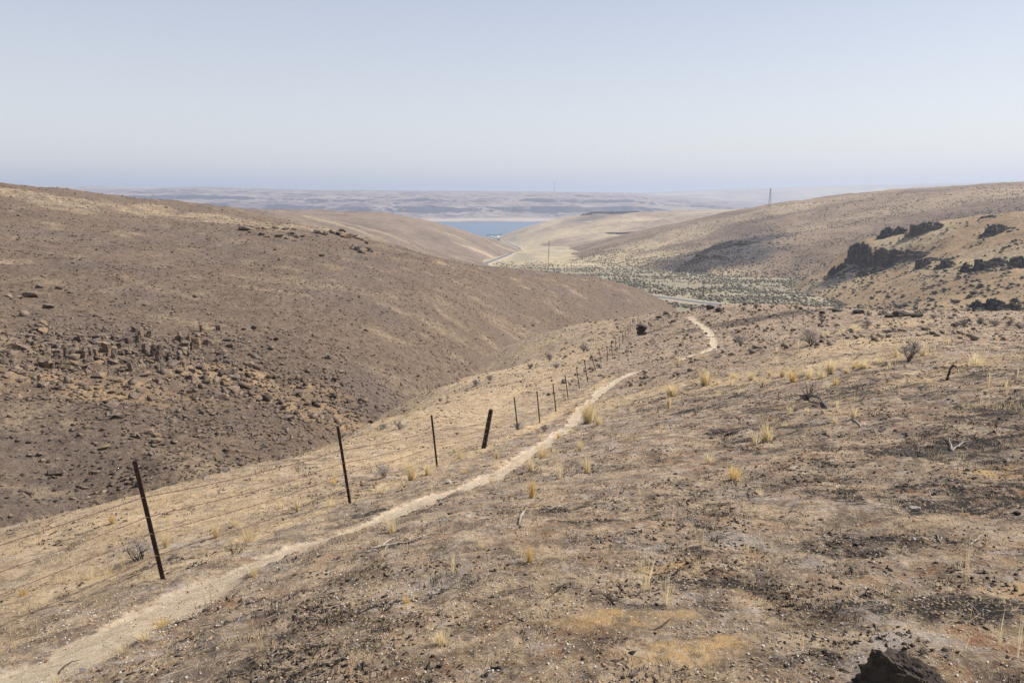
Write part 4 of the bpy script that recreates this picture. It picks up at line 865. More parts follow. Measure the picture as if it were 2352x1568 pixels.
# ------------------------------------------------------------------ rocks of the near ridge
def rock_mesh(name, seed, flat, n=26, blocky=.5, rough=.10):
    V, F = hull_proto(seed, n, flat, blocky); bm = bmesh.new(); vs_ = [bm.verts.new(v) for v in V]
    for f in F: bm.faces.new([vs_[i] for i in f])
    bmesh.ops.subdivide_edges(bm, edges=bm.edges, cuts=2, use_grid_fill=True)
    bmesh.ops.triangulate(bm, faces=bm.faces)
    co = np.array([v.co[:] for v in bm.verts]); nn = fbm(co[:, 0]*2.1+seed, co[:, 1]*2.1+co[:, 2]*1.7, 4, seed)
    for v, a_ in zip(bm.verts, nn): v.co *= 1+rough*float(a_)
    me = bpy.data.meshes.new(name); bm.to_mesh(me); bm.free(); return me
def put_rock(px, py, wpx, hpx, mat, label, seed, flat=None, name='basalt_rock', layer='A', sink=.25, dpx=None, rz=0, group=None):
    x, y = hit(layer, px, py); z = zA(x, y) if layer == 'A' else zB(x, y); D = math.sqrt(x*x+y*y+z*z); k = D/FPX
    me = rock_mesh(name, seed, (1, 1, 1))
    o = obj(name, me, mat, None, (x, y+wpx*k*.25, z+hpx*k*(.5-sink))); o.scale = (wpx*k*.52, (dpx or wpx*.8)*k*.52, hpx*k*.62); o.rotation_euler = (0, 0, rz); o['category'] = 'rock'
    if group: o['group'] = group
    if label: o['label'] = label
    return o
# the big boulder at the viewer's feet
x, y = hit('A', 2052, 1600); z = zA(x, y)
def boulder():
    bm = bmesh.new(); bmesh.ops.create_cube(bm, size=2)
    bmesh.ops.subdivide_edges(bm, edges=bm.edges, cuts=34, use_grid_fill=True)
    for v in bm.verts:
        c = v.co; t = (c.z+1)/2
        q = c.copy(); q.x *= 1-.30*t; q.y *= 1-.22*t; q.x += .10*t
        q.x = q.x*(1-.1*abs(c.y)); q.z -= .22*max(0, q.x-.2)+.10*max(0, c.y)
        v.co = q
    co = np.array([v.co[:] for v in bm.verts]); a_ = fbm(co[:, 0]*1.1+3, co[:, 1]*1.1+co[:, 2]*.9, 4, 5); b_ = fbm(co[:, 0]*3.2+9, co[:, 2]*3.2+co[:, 1]*2.2, 5, 6, .62)
    for v, p, q in zip(bm.verts, a_, b_): v.co += v.co.normalized()*(.24*float(p)+.17*float(q))
    me = bpy.data.meshes.new('boulder'); bm.to_mesh(me); bm.free(); return me
x, y = hit('A', 2092, 1592); z = zA(x, y); k_ = math.sqrt(x*x+y*y+z*z)/FPX
o = obj('boulder', boulder(), M['boulder'], None, (x, y+.02, z+.02)); o.scale = (52*k_, 80*k_, 52*k_); o.rotation_euler = (0, .10, .35)
tag(o, 'dark wedge-shaped basalt boulder with a black face, half buried at the bottom of the slope', 'boulder')
# ledge beside the far end of the fence: stacked slabs
x, y = hit('A', 1476, 770); z = zA(x, y); k_ = math.sqrt(x*x+y*y+z*z)/FPX
for i, (dx, w_, z0, h_) in enumerate([(0, 25, -4, 13), (-2, 27, 9.5, 5), (1, 30, 15, 7)]):
    o = obj('basalt_slab', rock_mesh('basalt_slab', 200+i, (1, 1, 1), 40, .95, .07), M['drock'], None, (x+dx*k_, y+.6, z+(z0+h_/2)*k_)); o.scale = (w_*.5*k_, 12*k_, h_*.62*k_); o.rotation_euler = (.03*i, .05*i-.04, .2*i)
    tag(o, ['lowest block of the dark rock ledge at the far end of the fence','middle slab of the dark rock ledge at the far end of the fence','flat capping slab of the dark rock ledge at the far end of the fence'][i], 'rock')
CREST = [(1633,710,20,13,'long dark rock on the ridge crest just above the far trail'),(1652,716,24,12,'dark slab below the crest rocks right of the far trail'),(1604,704,10,7,'small black rock left of the crest rocks above the far trail'),(1592,712,20,9,'low dark rock beside the top of the far trail'),(1712,700,12,6,'small square black rock alone on the ridge skyline'),(1545,716,24,10,'dark rock left of the far trail top'),(1530,723,18,8,'dark rock on the crest between fence end and far trail'),(1513,731,16,8,'dark rock on the crest just right of the fence end'),(1548,742,16,6,'low dark rock below the crest near the fence end'),(1418,752,7,6,'small round black rock left of the far fence posts'),(1840,713,10,7,'small dark block on the skyline under the grassy spur'),(2075,728,40,12,'long dark rock outcrop on the right part of the skyline'),(2110,730,30,10,'dark rock at the right end of the skyline outcrop'),(2045,731,24,8,'low dark rock at the left end of the skyline outcrop'),(1925,718,26,8,'flat dark rock on the skyline left of the outcrop'),(1975,722,30,9,'flat reddish dark rock on the skyline'),(1890,722,16,7,'small dark rock in the middle of the skyline'),(1775,760,10,5,'small black stone on the flat ridge top'),(1700,762,16,5,'black stone left on the flat ridge top'),(1823,760,14,6,'black rock in front of the middle skyline'),(1800,796,14,6,'low black rock left of the round grey bush'),(1400,868,8,4,'small dark stone at the edge of the trail by the fence'),(1503,868,12,5,'dark stone left of the trail where it dips'),(1440,808,14,4,'low dark rock right of the far fence posts'),(2400-60,1180,14,8,'small dark stone on char at the far right')]
for i, (px, py, w_, h_, lb) in enumerate(CREST): put_rock(px, py, w_, h_, M['drock'], lb, 230+i, rz=i*1.3)
for i, (px, py, w_, h_, lb) in enumerate([(2105,1182-10,22,12,'rounded grey stone lying among black char right of the middle'),(1935,1425,10,7,'white stone chip near the bottom of the slope'),(2010+90,1245,9,6,'pale stone chip on the dark right slope'),(188,1532,18,10,'pale stone in the trail dust at the lower left'),(1540,1490,12,7,'white stone chip on the lower ochre dirt'),(1030,1110,20,7,'flat pale stone beside the trail bend')]): put_rock(px, py, w_, h_, M['pebble2'], lb, 270+i, rz=i*.9)

# ------------------------------------------------------------------ basalt columns and blocks of the left hill
def zr(x, y): return ((x*.27234)*.91875, (760+y*.27234)*.91875)
def zr2(x, y): return ((500+x*.27234)*.91875, (540+y*.27234)*.91875)
def column_mesh(name, seed, h, r):
    rr_ = random.Random(seed); n = rr_.choice((5, 6, 6)); bm = bmesh.new(); rings = []; tilt = (rr_.gauss(0, .13), rr_.gauss(0, .13))
    ang = [2*math.pi*i/n+rr_.uniform(-.18, .18) for i in range(n)]; rad = [r*rr_.uniform(.85, 1.12) for _ in range(n)]
    lv = [-.35*h, 0]; zc = 0
    while zc < h*.92: zc += h*rr_.uniform(.22, .45); lv += [min(zc, h)-.012*h, min(zc, h)+.012*h]
    lv[-1] = h
    off = (0, 0)
    for i, zz in enumerate(lv):
        if i % 2 == 0: off = (rr_.gauss(0, .05*r), rr_.gauss(0, .05*r)); sc = rr_.uniform(.94, 1.05)
        rings.append([bm.verts.new((rad[k]*sc*math.cos(ang[k])+tilt[0]*zz+off[0], rad[k]*sc*math.sin(ang[k])+tilt[1]*zz+off[1], zz+(rr_.gauss(0, .03*h) if i == len(lv)-1 else 0))) for k in range(n)])
    for a_, b_ in zip(rings[:-1], rings[1:]):
        for k in range(n): bm.faces.new((a_[k], a_[(k+1) % n], b_[(k+1) % n], b_[k]))
    c = bm.verts.new((tilt[0]*h, tilt[1]*h, h*1.05))
    for k in range(n): bm.faces.new((rings[-1][k], rings[-1][(k+1) % n], c))
    bmesh.ops.subdivide_edges(bm, edges=bm.edges, cuts=1, use_grid_fill=True); bmesh.ops.triangulate(bm, faces=bm.faces)
    sl = (rr_.gauss(0, .35), rr_.gauss(0, .35))
    for v in bm.verts:
        if v.co.z > .6*h: v.co.z += (sl[0]*v.co.x+sl[1]*v.co.y)*(v.co.z-.6*h)/(.4*h)
        v.co += Vector((rr_.gauss(0, 1), rr_.gauss(0, 1), rr_.gauss(0, .7)))*.065*r
    me = bpy.data.meshes.new(name); bm.to_mesh(me); bm.free(); return me
LMB = [(350,800,'the tallest column cluster'),(150,830,'the pale bleached log'),(430,775,'the pale upright columns'),(310,915,'the lone dark boulder'),(530,880,'the long leaning slab'),(1110*.91875-700,0,'')][:5]
SAVE_LM = LM[:]; LM.clear(); LM.extend(LMB+[(60,700,'the small upper outcrop'),(350,1045,'the paired boulders'),(650,900,'the scree right of the columns'),(750,1000,'the gully brush'),(120,950,'the bare burnt slope')])
COLS = [(1352,480,90,50),(1412,500,110,46),(1450,545,140,46),(1435,470,80,40),(1330,450,60,40),(1560,545,80,44),(1500,540,90,60),(1640,300,60,60),(1675,310,56,50),(1740,310,60,50),(1720,425,70,54),(1770,430,70,34),(1810,400,90,60),(1000,460,90,56),(985,400,50,60),(890,515,90,30),(1040,500,90,36),(1065,515,100,24),(835,470,70,50),(750,480,70,80),(530,470,70,60),(600,460,80,40),(425,545,80,70),(480,560,50,30),(930,340,50,50),(760,350,60,60),(1185,360,70,80),(1250,360,60,60),(1375,320,50,40),(1110,430,60,60),(1855,230,50,40),(2010,230,50,44),(1690,380,40,40),(1300,590,60,30),(1240,630,70,50),(1210,640,80,40),(1350,600,60,50),(1540,520,70,40),(1760,690,60,40),(800,420,60,40),(1300,330,60,40),(2020,520,50,60),(1070,350,50,60),(1230,250,46,60)]
for i, (x_, y_, h_, w_) in enumerate(COLS):
    px, py = zr(x_, y_); x, y = hit('B', px, py); z = zB(x, y); D = math.sqrt(x*x+y*y+z*z); k = D/FPX*.2502*1.0
    h, r = h_*k*.92, w_*k*.55
    o = obj('basalt_column', column_mesh('basalt_column', 300+i, h, r), M['rock'], None, (x, y, z)); o.rotation_euler = (0, 0, i*1.7); o['category'] = 'basalt column'; o['group'] = 'upright basalt columns on the burnt hillside'
    want_label(o, f"{'tall' if h > 1.15 else 'short' if h < .75 else 'stout'} {'slender ' if h/r > 4.2 else ''}brown basalt column", px, py, 'column')
BLK = [(70,360,90,50),(155,410,80,60),(250,430,100,40),(395,255,70,50),(275,280,80,44),(540,280,60,50),(30,440,70,36),(690,420,60,50),(760,460,80,60),(580,400,60,60),(500,390,70,50),(1040,560,90,50),(1100,555,80,60),(1150,525,110,60),(820,525,80,60),(700,560,80,60),(720,600,60,40),(990,555,70,44),(1500,600,80,60),(1580,590,130,40),(1310,615,70,50),(1840,600,90,60),(1900,320,90,60),(2090,310,80,60),(1915,440,100,60),(1960,430,70,40),(2060,700,120,60),(2130,760,140,60),(2280,540,120,50),(2200,350,60,30),(2290,320,60,30),(2340,230,70,50),(550,640,110,40),(400,760,80,70),(640,710,70,40),(830,750,70,50),(1090,740,100,50),(1235,880,110,70),(1390,890,80,46),(1580,905,100,40),(1650,930,80,30),(430,920,70,34),(1280,1265,90,60),(1440,1300,80,60),(1380,1225,80,60),(1850,1270,70,40),(665,1190,60,36),(810,1190,60,40),(865,1365,60,40),(1620,1380,80,34),(510,1510,140,70),(960,1340,100,40),(1720,790,130,50),(1030,820,70,40),(120,530,60,40),(60,690,60,40),(210,660,70,40),(1140,840,70,40),(1860,1020,60,50),(2080,1010,60,40),(1640,560,70,30),(2240,240,50,30),(960,230,60,30),(1100,640,90,30),(600,600,40,30),(1770,640,80,60),(2250,830,60,40),(2000,850,80,40),(2150,560,60,40),(1530,690,120,40),(1440,730,60,44)]
protos = [rock_mesh('basalt_block', 400+i, (1, .85, .7), 16, .6, .08) for i in range(10)]
def block(px, py, w_, h_, i, lab=None, mat=None, nm='basalt_block', grp='loose basalt blocks on the burnt hillside'):
    x, y = hit('B', px, py); z = zB(x, y); D = math.sqrt(x*x+y*y+z*z); k = D/FPX
    o = obj(nm, protos[i % 10], None, None, (x, y, z+h_*k*.22)); o.scale = (w_*k*.52, w_*k*.40*random.uniform(.8, 1.4), h_*k*.72); o.rotation_euler = (random.gauss(0, .2), random.gauss(0, .2), random.uniform(-.8, .8))
    o['category'] = 'rock'; o['group'] = grp
    return o, w_*k
for p in protos: p.materials.append(M['rock'])
for i, (x_, y_, w_, h_) in enumerate(BLK):
    px, py = zr(x_, y_); o, sz_ = block(px, py, w_*.2502, h_*.2502, i)
    if (x_, y_) == (1235, 880): o['label'] = 'lone dark rounded boulder on bare burnt slope below the columns'; continue
    want_label(o, f"{'large' if sz_ > 1.1 else 'small' if sz_ < .65 else 'medium'} {'flat' if h_ < .48*w_ else 'angular'} basalt block", px, py, 'block')
# pale log on the burnt hillside
g = Bag(); p_ = []
for px, py in (zr(310,410), zr(350,385), zr(400,360)):
    x, y = hit('B', px, py); p_.append(np.array((x, y, zB(x, y)+.12)))
g.tube([q-p_[0] for q in p_], [.13, .15, .12], 8); tag(g.obj('bleached_log', M['crumb'], None, p_[0], True), 'pale bleached log lying among the basalt blocks on the burnt hillside', 'log')
# ledges along the upper part of the left hill
LEDGE = [(420,135,120,40),(520,120,90,30),(600,120,80,30),(690,125,90,30),(790,125,90,34),(860,125,70,26),(560,190,110,30),(620,205,70,26),(730,205,90,40),(800,215,60,26),(840,170,70,34),(890,190,60,34),(945,185,100,44),(1060,160,80,44),(1110,170,80,44),(1150,180,70,44),(1200,150,80,34),(1250,160,70,40),(1290,175,100,50),(1350,200,150,70),(1400,190,100,50),(1455,215,70,34),(1500,235,60,36),(1530,250,50,36),(1310,150,90,34),(460,150,60,30)]
LM.clear(); LM.extend([(560,530,'the upper ledge crest'),(745,540,'the ledge middle'),(795,548,'the overhanging end of the ledge'),(845,560,'the last rocks of the ledge')])
for i, (x_, y_, w_, h_) in enumerate(LEDGE):
    px, py = zr2(x_, y_); o, sz_ = block(px, py, w_*.2502, h_*.2502*1.1, i+3, grp='ledge rocks on the burnt hillside crest'); o.name = 'ledge_rock'
    want_label(o, f"{'broad' if w_ > 95 else 'small' if w_ < 72 else 'medium'} {'thick' if h_ > 42 else 'flat'} dark ledge rock on the burnt hillside", px, py, 'rock')
LICH = [(1440,330,60,60),(1470,345,50,40),(1390,320,46,26),(1550,320,50,40),(1575,340,36,26),(1500,352,40,24),(1120,378,70,30)]
for i, (x_, y_, w_, h_) in enumerate(LICH):
    px, py = zr2(x_, y_); o, _ = block(px, py, w_*.2502, h_*.2502*1.1, i+5, grp='blackish rocks below the ledge'); o.name = 'dark_rock'
    o.data = o.data.copy(); o.data.materials.clear(); o.data.materials.append(M['drock'])
    o['label'] = ['largest blackish rock below the right end of the ledge','blackish rock leaning on the largest one below the ledge','low blackish rock just left of the largest below the ledge','upright blackish rock farthest right below the ledge','small blackish rock at the right foot of the upright one','small blackish rock between the large and the upright one','blackish flat rock alone below the middle of the ledge'][i]
UP = [(40,312,100,40),(160,300,60,50),(190,318,60,44),(255,325,60,44),(240,293,30,22),(350,295,26,20)]
for i, (x_, y_, w_, h_) in enumerate([(65,740,60,30),(180,735,70,50),(255,740,70,50),(245,685,50,24),(350,695,40,20),(110,742,50,24)]):
    px, py = (x_*.4252*.91875, (430+y_*.4252)*.91875); o, _ = block(px, py, w_*.39, h_*.39, i+2, grp='small upper outcrop on the burnt hillside')
    o['label'] = ['low left rock of the small upper outcrop on the burnt hillside','upright middle rock of the small upper outcrop on the burnt hillside','dark right rock of the small upper outcrop on the burnt hillside','small rock lying just above the small upper outcrop','rock apart to the right above the small upper outcrop','flat rock between the left and middle ones of the upper outcrop'][i]
# many more, too alike to tell apart
n_more = 0
P, rr = spread(3000, (-40, 8), (38, 240), fB, dispB, lambda X, Y: np.maximum(rocky(X, Y)**2.2, .95*blob(X, Y, hit('B', 330, 815), 15, 6, .1, 166)))
for i in range(len(P)):
    if n_more >= 225: break
    w_ = .45+.75*random.random()**1.8
    o = obj('basalt_block', protos[i % 10], None, None, tuple(P[i]+np.array((0, 0, w_*.12)))); o.scale = (w_*.55, w_*.45*random.uniform(.8, 1.5), w_*random.uniform(.28, .5)); o.rotation_euler = (random.gauss(0, .25), random.gauss(0, .25), random.uniform(0, 6.28))
    tag(o, 'small brown basalt fragment of the scattered scree on the burnt hillside', 'rock', 'scattered basalt fragments on the burnt hillside'); n_more += 1
P, rr = spread(9500, (-42, 2), (40, 190), fB, dispB, lambda X, Y: np.maximum(np.maximum(.9*blob(X, Y, hit('B', 330, 810), 17, 7, .1, 166), .8*blob(X, Y, hit('B', 90, 830), 12, 6, .1, 167)), np.maximum(.75*blob(X, Y, hit('B', 560, 860), 14, 8, .1, 168), .5*rocky(X, Y)**2)))
sz = .12+.45*rng.random(len(P))**2.6; P[:, 2] += sz*.2
stuff('rock_rubble', M['rubble'], scatter([hull_proto(60+i, 9, (1, .85, .8), .85) for i in range(9)], P, sz, .3, np.stack([rng.uniform(.7, 1.6, len(P)), rng.uniform(.6, 1.1, len(P)), rng.uniform(.45, 1.5, len(P))], -1)), 'tumbled brown basalt rubble around the columns on the burnt hillside')
LM.clear(); LM.extend(SAVE_LM)
settle_labels(); PENDING.clear()

# ------------------------------------------------------------------ cliffs and scattered bushes of the right slopes
def on(layer, px, py):
    x, y = hit(layer, px, py); X = np.array([x]); Y = np.array([y]); return np.array((x, y, float((LAYERS[layer]['f'](X, Y)+DISP[layer](X, Y))[0])))
def cliff(layer, base, hpx, label, seed, cw=2.2, depth=5.0, mat='cliff', name='basalt_cliff', cap=.9):
    """a wall of broken columns whose foot follows a line of photo points"""
    r = random.Random(seed); pts_ = [on(layer, *p) for p in base]; g = Bag(); o0 = pts_[0]
    for (a_, ha), (b_, hb) in zip(list(zip(pts_, hpx))[:-1], list(zip(pts_, hpx))[1:]):
        L = np.linalg.norm((b_-a_)[:2]); n = max(3, int(L/(cw*.27)))
        dd = (b_-a_)/max(L, 1e-6); nrm = np.array((dd[1], -dd[0], 0)); mid = (a_+b_)/2
        if np.dot(nrm, -mid) < 0: nrm = -nrm
        for i in range(n):
            t = (i+r.random())/n; p = a_*(1-t)+b_*t; k = np.linalg.norm(p)/FPX; H = (ha*(1-t)+hb*t)*k*1.18
            for row in range(3):
                w_ = cw*r.uniform(.35, .95); back = row*depth/3+r.uniform(0, .6)
                hh = H*(.38+.27*row)*r.uniform(.6, 1.12) if row < 2 else H*cap*r.uniform(.86, 1.05)
                q = p-nrm*back-o0; m_ = r.choice((5, 6, 7)); a0 = r.random()*6; V = []; rad = [w_*.6*r.uniform(.75, 1.2) for _ in range(m_)]
                lean = np.array((r.gauss(0, .05), r.gauss(0, .05)))*hh
                lv = (-3.5, hh*.35, hh*.7, hh)
                for li, zz in enumerate(lv):
                    s_ = r.uniform(.85, 1.12) if li else 1.1
                    for j in range(m_):
                        an = a0+6.2832*j/m_; V.append((q[0]+rad[j]*s_*math.cos(an)+lean[0]*li/3, q[1]+rad[j]*s_*math.sin(an)+lean[1]*li/3, q[2]+zz+(r.gauss(0, .05*hh) if li == 3 else 0)))
                F = [(l*m_+j, l*m_+(j+1) % m_, (l+1)*m_+(j+1) % m_, (l+1)*m_+j) for l in range(3) for j in range(m_)]+[tuple(3*m_+j for j in range(m_))]
                g.add(V, F)
    return tag(g.obj(name, M[mat], None, o0), label, 'cliff')
def zc(x, y): return ((1920+x*.27234)*.91875, (540+y*.27234)*.91875)
def zl(l): return [zc(*p) for p in l]
cliff('D2', zl([(712,430),(750,436),(800,440),(860,432),(925,415)]), [30, 38, 38, 38, 26], 'tallest dark basalt buttress at the tip of the tan right spur', 1, 2.2, 4)
cliff('D2', zl([(890,470),(940,465),(1000,460),(1080,460),(1130,440),(1200,415),(1280,400),(1370,385),(1440,375)]), [20, 30, 34, 30, 25, 18, 13, 9, 5], 'long dark cliff band running right from the tallest buttress', 2, 2.4, 6)
cliff('D2', zl([(860,560),(930,530),(1000,520),(1060,500)]), [4, 9, 9, 4], 'dark rubbly ledge just below the long cliff band', 30, 1.8, 5)
cliff('D2', zl([(600,545),(660,500),(720,470)]), [3, 8, 8], 'dark rubble ramp at the left foot of the tallest buttress', 31, 1.8, 5)
cliff('D2', zl([(1440,385),(1520,400),(1600,405),(1680,400)]), [3, 4, 4, 2], 'thin ledge joining the long cliff band to the outcrops on its right', 32, 1.6, 3)
cliff('D2', zl([(1010,205),(1080,190),(1150,165),(1240,150)]), [6, 14, 15, 8], 'low dark cliff above and right of the tallest buttress', 3, 2.4, 5)
cliff('D2', zl([(1260,180),(1310,195),(1400,165),(1500,135),(1590,115)]), [9, 22, 18, 16, 6], 'broad dark cliff patch near the crest of the tan spur', 4, 2.4, 6)
cliff('D2', zl([(1940,175),(2000,185),(2070,170),(2150,130),(2230,95)]), [4, 14, 15, 13, 5], 'dark cliff high on the right slope below the skyline', 5, 2.2, 5)
cliff('D2', zl([(1355,495),(1400,480),(1450,455),(1490,440)]), [4, 14, 13, 6], 'small dark outcrop just right of the long cliff band', 6, 1.8, 4)
cliff('D2', zl([(1520,490),(1580,485),(1650,470),(1710,445)]), [5, 14, 13, 5], 'second small dark outcrop right of the long cliff band', 7, 1.8, 4)
cliff('D2', zl([(1825,520),(1870,505),(1940,500),(2000,485),(2050,455)]), [5, 18, 18, 15, 6], 'dark jagged outcrop in the middle of the right slope', 8, 1.8, 4)
cliff('D2', zl([(2065,490),(2110,470),(2180,450),(2230,420)]), [5, 14, 14, 6], 'narrow dark outcrop between two jagged ones on the right slope', 9, 1.6, 4)
cliff('D2', zl([(2240,480),(2290,485),(2345,470),(2400,460)]), [6, 15, 17, 14], 'dark outcrop where the right slope leaves the picture', 10, 1.6, 4)
cliff('D2', zl([(1900,850),(1960,838),(2040,842),(2110,850),(2150,840)]), [8, 20, 20, 15, 8], 'dark low outcrop at the foot of the right slope', 11, 1.3, 3)
cliff('D2', zl([(2120,872),(2200,866),(2280,858),(2350,842)]), [6, 12, 13, 10], 'second low dark outcrop at the foot of the right slope', 12, 1.2, 3)
cliff('D2', zl([(1545,910),(1590,905),(1640,880)]), [3, 8, 4], 'tiny dark outcrop in the hollow behind the ridge skyline', 13, 1.0, 2)
cliff('D2', zl([(260,785),(330,775),(400,770),(420,765)]), [3, 5, 7, 4], 'small dark bank left below the tan spur', 14, 1.2, 2)
cliff('D2', zl([(470,775),(560,780),(620,790),(700,820)]), [3, 5, 5, 3], 'dark eroded bank below the tan spur', 15, 1.2, 2)
cliff('D2', zl([(1860,12),(1950,18),(2050,10),(2100,3)]), [2, 4, 4, 2], 'thin dark ledge near the top of the right slope', 16, 1.8, 3)
cliff('D1', [(1560,628),(1590,610),(1630,598),(1665,600)], [4, 8, 9, 4], 'dark rubbly outcrop low on the big right hill', 17, 3, 7)
cliff('D1', [(1610,590),(1650,575),(1690,560),(1735,562)], [4, 8, 8, 3], 'dark rubbly outcrop midway up the big right hill', 18, 3, 7)
cliff('D1', [(1335,613),(1360,616),(1385,612)], [2, 4, 2], 'small dark bank on the dry flat beside the tall mast', 19, 2, 3)
cliff('D1', [(1285,612),(1300,614),(1312,611)], [2, 3, 2], 'smaller dark bank left of the one beside the mast', 20, 2, 3)
cliff('D3', [(1335,494),(1360,492),(1400,491),(1450,490),(1500,490)], [3, 5, 4, 3, 1], 'dark rim of the flat-topped far hill', 21, 8, 14)
cliff('D3', [(1390,536),(1420,537),(1455,535),(1485,533)], [2, 4, 4, 1], 'dark ledge on the dry hill left of the big right hill', 22, 5, 8)

def fl(px, py):
    v = ray(px, py); d = 300.
    for _ in range(40):
        p = v*d; d = d*1.0*(-(float(floor_z(np.array([p[0]]), np.array([p[1]]))[0]))/(-p[2]))**.5
    return (v*d)[:2]
near_road = [fl(1900,745), fl(1760,718), fl(1660,702), fl(1600,695), fl(1560,689), fl(1520,684), fl(1485,679)]
far_road = [fl(1110,608), fl(1131,600), fl(1160,589), fl(1185,578), fl(1195,571), fl(1180,564), fl(1166,557), fl(1153,551), fl(1150,547)]
mid = [near_road[-1]*.66+far_road[0]*.34+np.array((-14, 0)), near_road[-1]*.33+far_road[0]*.67+np.array((-16, 0))]
full = near_road+mid+far_road
ROADLINE = [tuple(p) for p in full]
def bush_protos(n, sub):
    out = []
    for i in range(n):
        bm = bmesh.new(); bmesh.ops.create_icosphere(bm, subdivisions=sub, radius=1)
        r = random.Random(700+i+sub*50)
        for v in bm.verts: v.co *= r.uniform(.4, 1.2); v.co.z = v.co.z*.62+.35
        V = np.array([v.co[:] for v in bm.verts]); F = np.array([[v.index for v in f.verts] for f in bm.faces]); bm.free(); out.append((V, F))
    return out
BP1, BP2 = bush_protos(6, 1), bush_protos(4, 2)
def bush_field(name, layer, n, th, r, keep, s, label):
    f = LAYERS[layer]['f'] if layer != 'floor' else floor_z; d = DISP[layer] if layer != 'floor' else (lambda X, Y: 0*X)
    P, rr = spread(n, th, r, f, d, keep); sz = s[0]*.6+(s[1]*1.15-s[0]*.6)*rng.random(len(P))**2.2
    return stuff(name, M['sage'], scatter(BP1, P, sz, .12), label)
def field_d2(X, Y): return np.clip(.38+1.3*fbm(X/18, Y/18, 4, 171)+.9*blob(X, Y, hit('D2', 1930, 650), 34, 30, .2, 172), .02, 1)
bush_field('sagebrush_scrub', 'D2', 17000, (20, 44), (130, 500), field_d2, (.28, 1.05), 'grey-green sagebrush dotted over the tan right spur')
bush_field('sagebrush_scrub', 'floor', 60000, (-2, 32), (340, 900), lambda X, Y: sstep(9, 12, seg_dist(X, Y, ROADLINE))*sstep(860, 540, Y)*np.clip(.55+1.3*fbm(X/45, Y/30, 4, 173), .04, 1), (.35, 1.05), 'grey-green sagebrush covering the valley floor beyond the road')
bush_field('sagebrush_scrub', 'D1', 60000, (3, 36), (450, 1050), lambda X, Y: np.clip(.30+1.0*fbm(X/60, Y/60, 3, 174)+.9*sstep(16, 2, LAYERS['D1']['f'](X, Y)-floor_z(X, Y)), .04, 1), (.28, .85), 'sagebrush scattered over the big right hill')
P, rr = spread(5200, (4, 41), (34, 125), fA, lambda X, Y: dispA(X, Y, 0*X), lambda X, Y: np.clip(.05+.9*fbm(X/6, Y/6, 3, 176)+.5*sstep(45, 75, np.hypot(X, Y)), .01, 1)*off_trail(X, Y))
sz = .07+.19*rng.random(len(P))**2.2
stuff('dry_scrub_undergrowth', M['scrub'], scatter(BP1, P, sz, .15), 'low grey-brown scrub along the top of the near ridge')
P, rr = spread(3800, (-36, 4), (36, 130), fA, lambda X, Y: dispA(X, Y, 0*X), lambda X, Y: np.clip(.02+1.0*fbm(X/5, Y/5, 3, 177)+.4*sstep(3, 9, np.interp(Y, fx[:, 1], fx[:, 0])-X), .01, 1)*off_trail(X, Y))
sz = .05+.13*rng.random(len(P))**2.4
stuff('dry_scrub_undergrowth', M['scrub'], scatter(BP1, P, sz, .15), 'low grey-brown scrub on the flank beyond the fence')
P, rr = spread(16000, (10, 30), (450, 900), LAYERS['D1']['f'], DISP['D1'], lambda X, Y: np.clip(np.maximum(np.maximum(blob(X, Y, hit('D1', 1640, 590), 55, 70, .3, 112), blob(X, Y, hit('D1', 1600, 612), 45, 35, .3, 112)), blob(X, Y, hit('D1', 1690, 560), 55, 40, .3, 112))-.1, 0, 1))
sz = .4+1.3*rng.random(len(P))**2.6
stuff('dark_scree_rubble', M['darkrubble'], scatter(stones, P, sz, .4, np.stack([rng.uniform(.8, 1.5, len(P)), rng.uniform(.7, 1.2, len(P)), rng.uniform(.5, 1.1, len(P))], -1)), 'dark talus rubble on the spur low on the big right hill')
P, rr = spread(9000, (24, 43), (300, 470), LAYERS['D2']['f'], DISP['D2'], lambda X, Y: np.clip(np.maximum(np.maximum(blob(X, Y, hit('D2', *zc(800, 480)), 22, 9, 0, 181), blob(X, Y, hit('D2', *zc(1050, 500)), 26, 8, 0, 181)), .7*np.maximum(blob(X, Y, hit('D2', *zc(1950, 530)), 26, 8, 0, 182), blob(X, Y, hit('D2', *zc(1600, 520)), 18, 7, 0, 183))), 0, 1))
sz = .25+.9*rng.random(len(P))**2.6
stuff('dark_scree_rubble', M['darkrubble'], scatter(stones, P, sz, .4, np.stack([rng.uniform(.8, 1.5, len(P)), rng.uniform(.7, 1.2, len(P)), rng.uniform(.5, 1.1, len(P))], -1)), 'dark talus spilling below the cliffs of the tan right spur')
P, rr = spread(2600, (25, 44), (140, 400), LAYERS['D2']['f'], DISP['D2'], lambda X, Y: np.clip(.25+1.6*fbm(X/14, Y/14, 4, 191), 0, 1))
sz = .35+.95*rng.random(len(P))**1.8
stuff('sagebrush_scrub', M['sagestuff'], scatter(BP2, P, sz, .12), 'dark sagebrush clumps on the lower part of the tan right spur')
# individual bushes on the tan spur
e0 = None; nb = 0
P, rr = spread(1400, (21, 43), (130, 430), LAYERS['D2']['f'], DISP['D2'], lambda X, Y: field_d2(X, Y))
bl = []
for V, F in BP2:
    me = mesh_np('sagebrush', V, F); me.materials.append(M['sageb']); bl.append(me)
for i in range(len(P)):
    if nb >= 190: break
    s_ = .7+.9*random.random(); o = obj('sagebrush', bl[i % 4], None, None, tuple(P[i])); o.scale = (s_, s_*random.uniform(.8, 1.2), s_*random.uniform(.8, 1.2)); o.rotation_euler = (0, 0, random.uniform(0, 6.28))
    tag(o, 'dark rounded sagebrush bush among those dotting the tan right spur', 'bush', 'rounded sagebrush bushes on the tan spur'); nb += 1

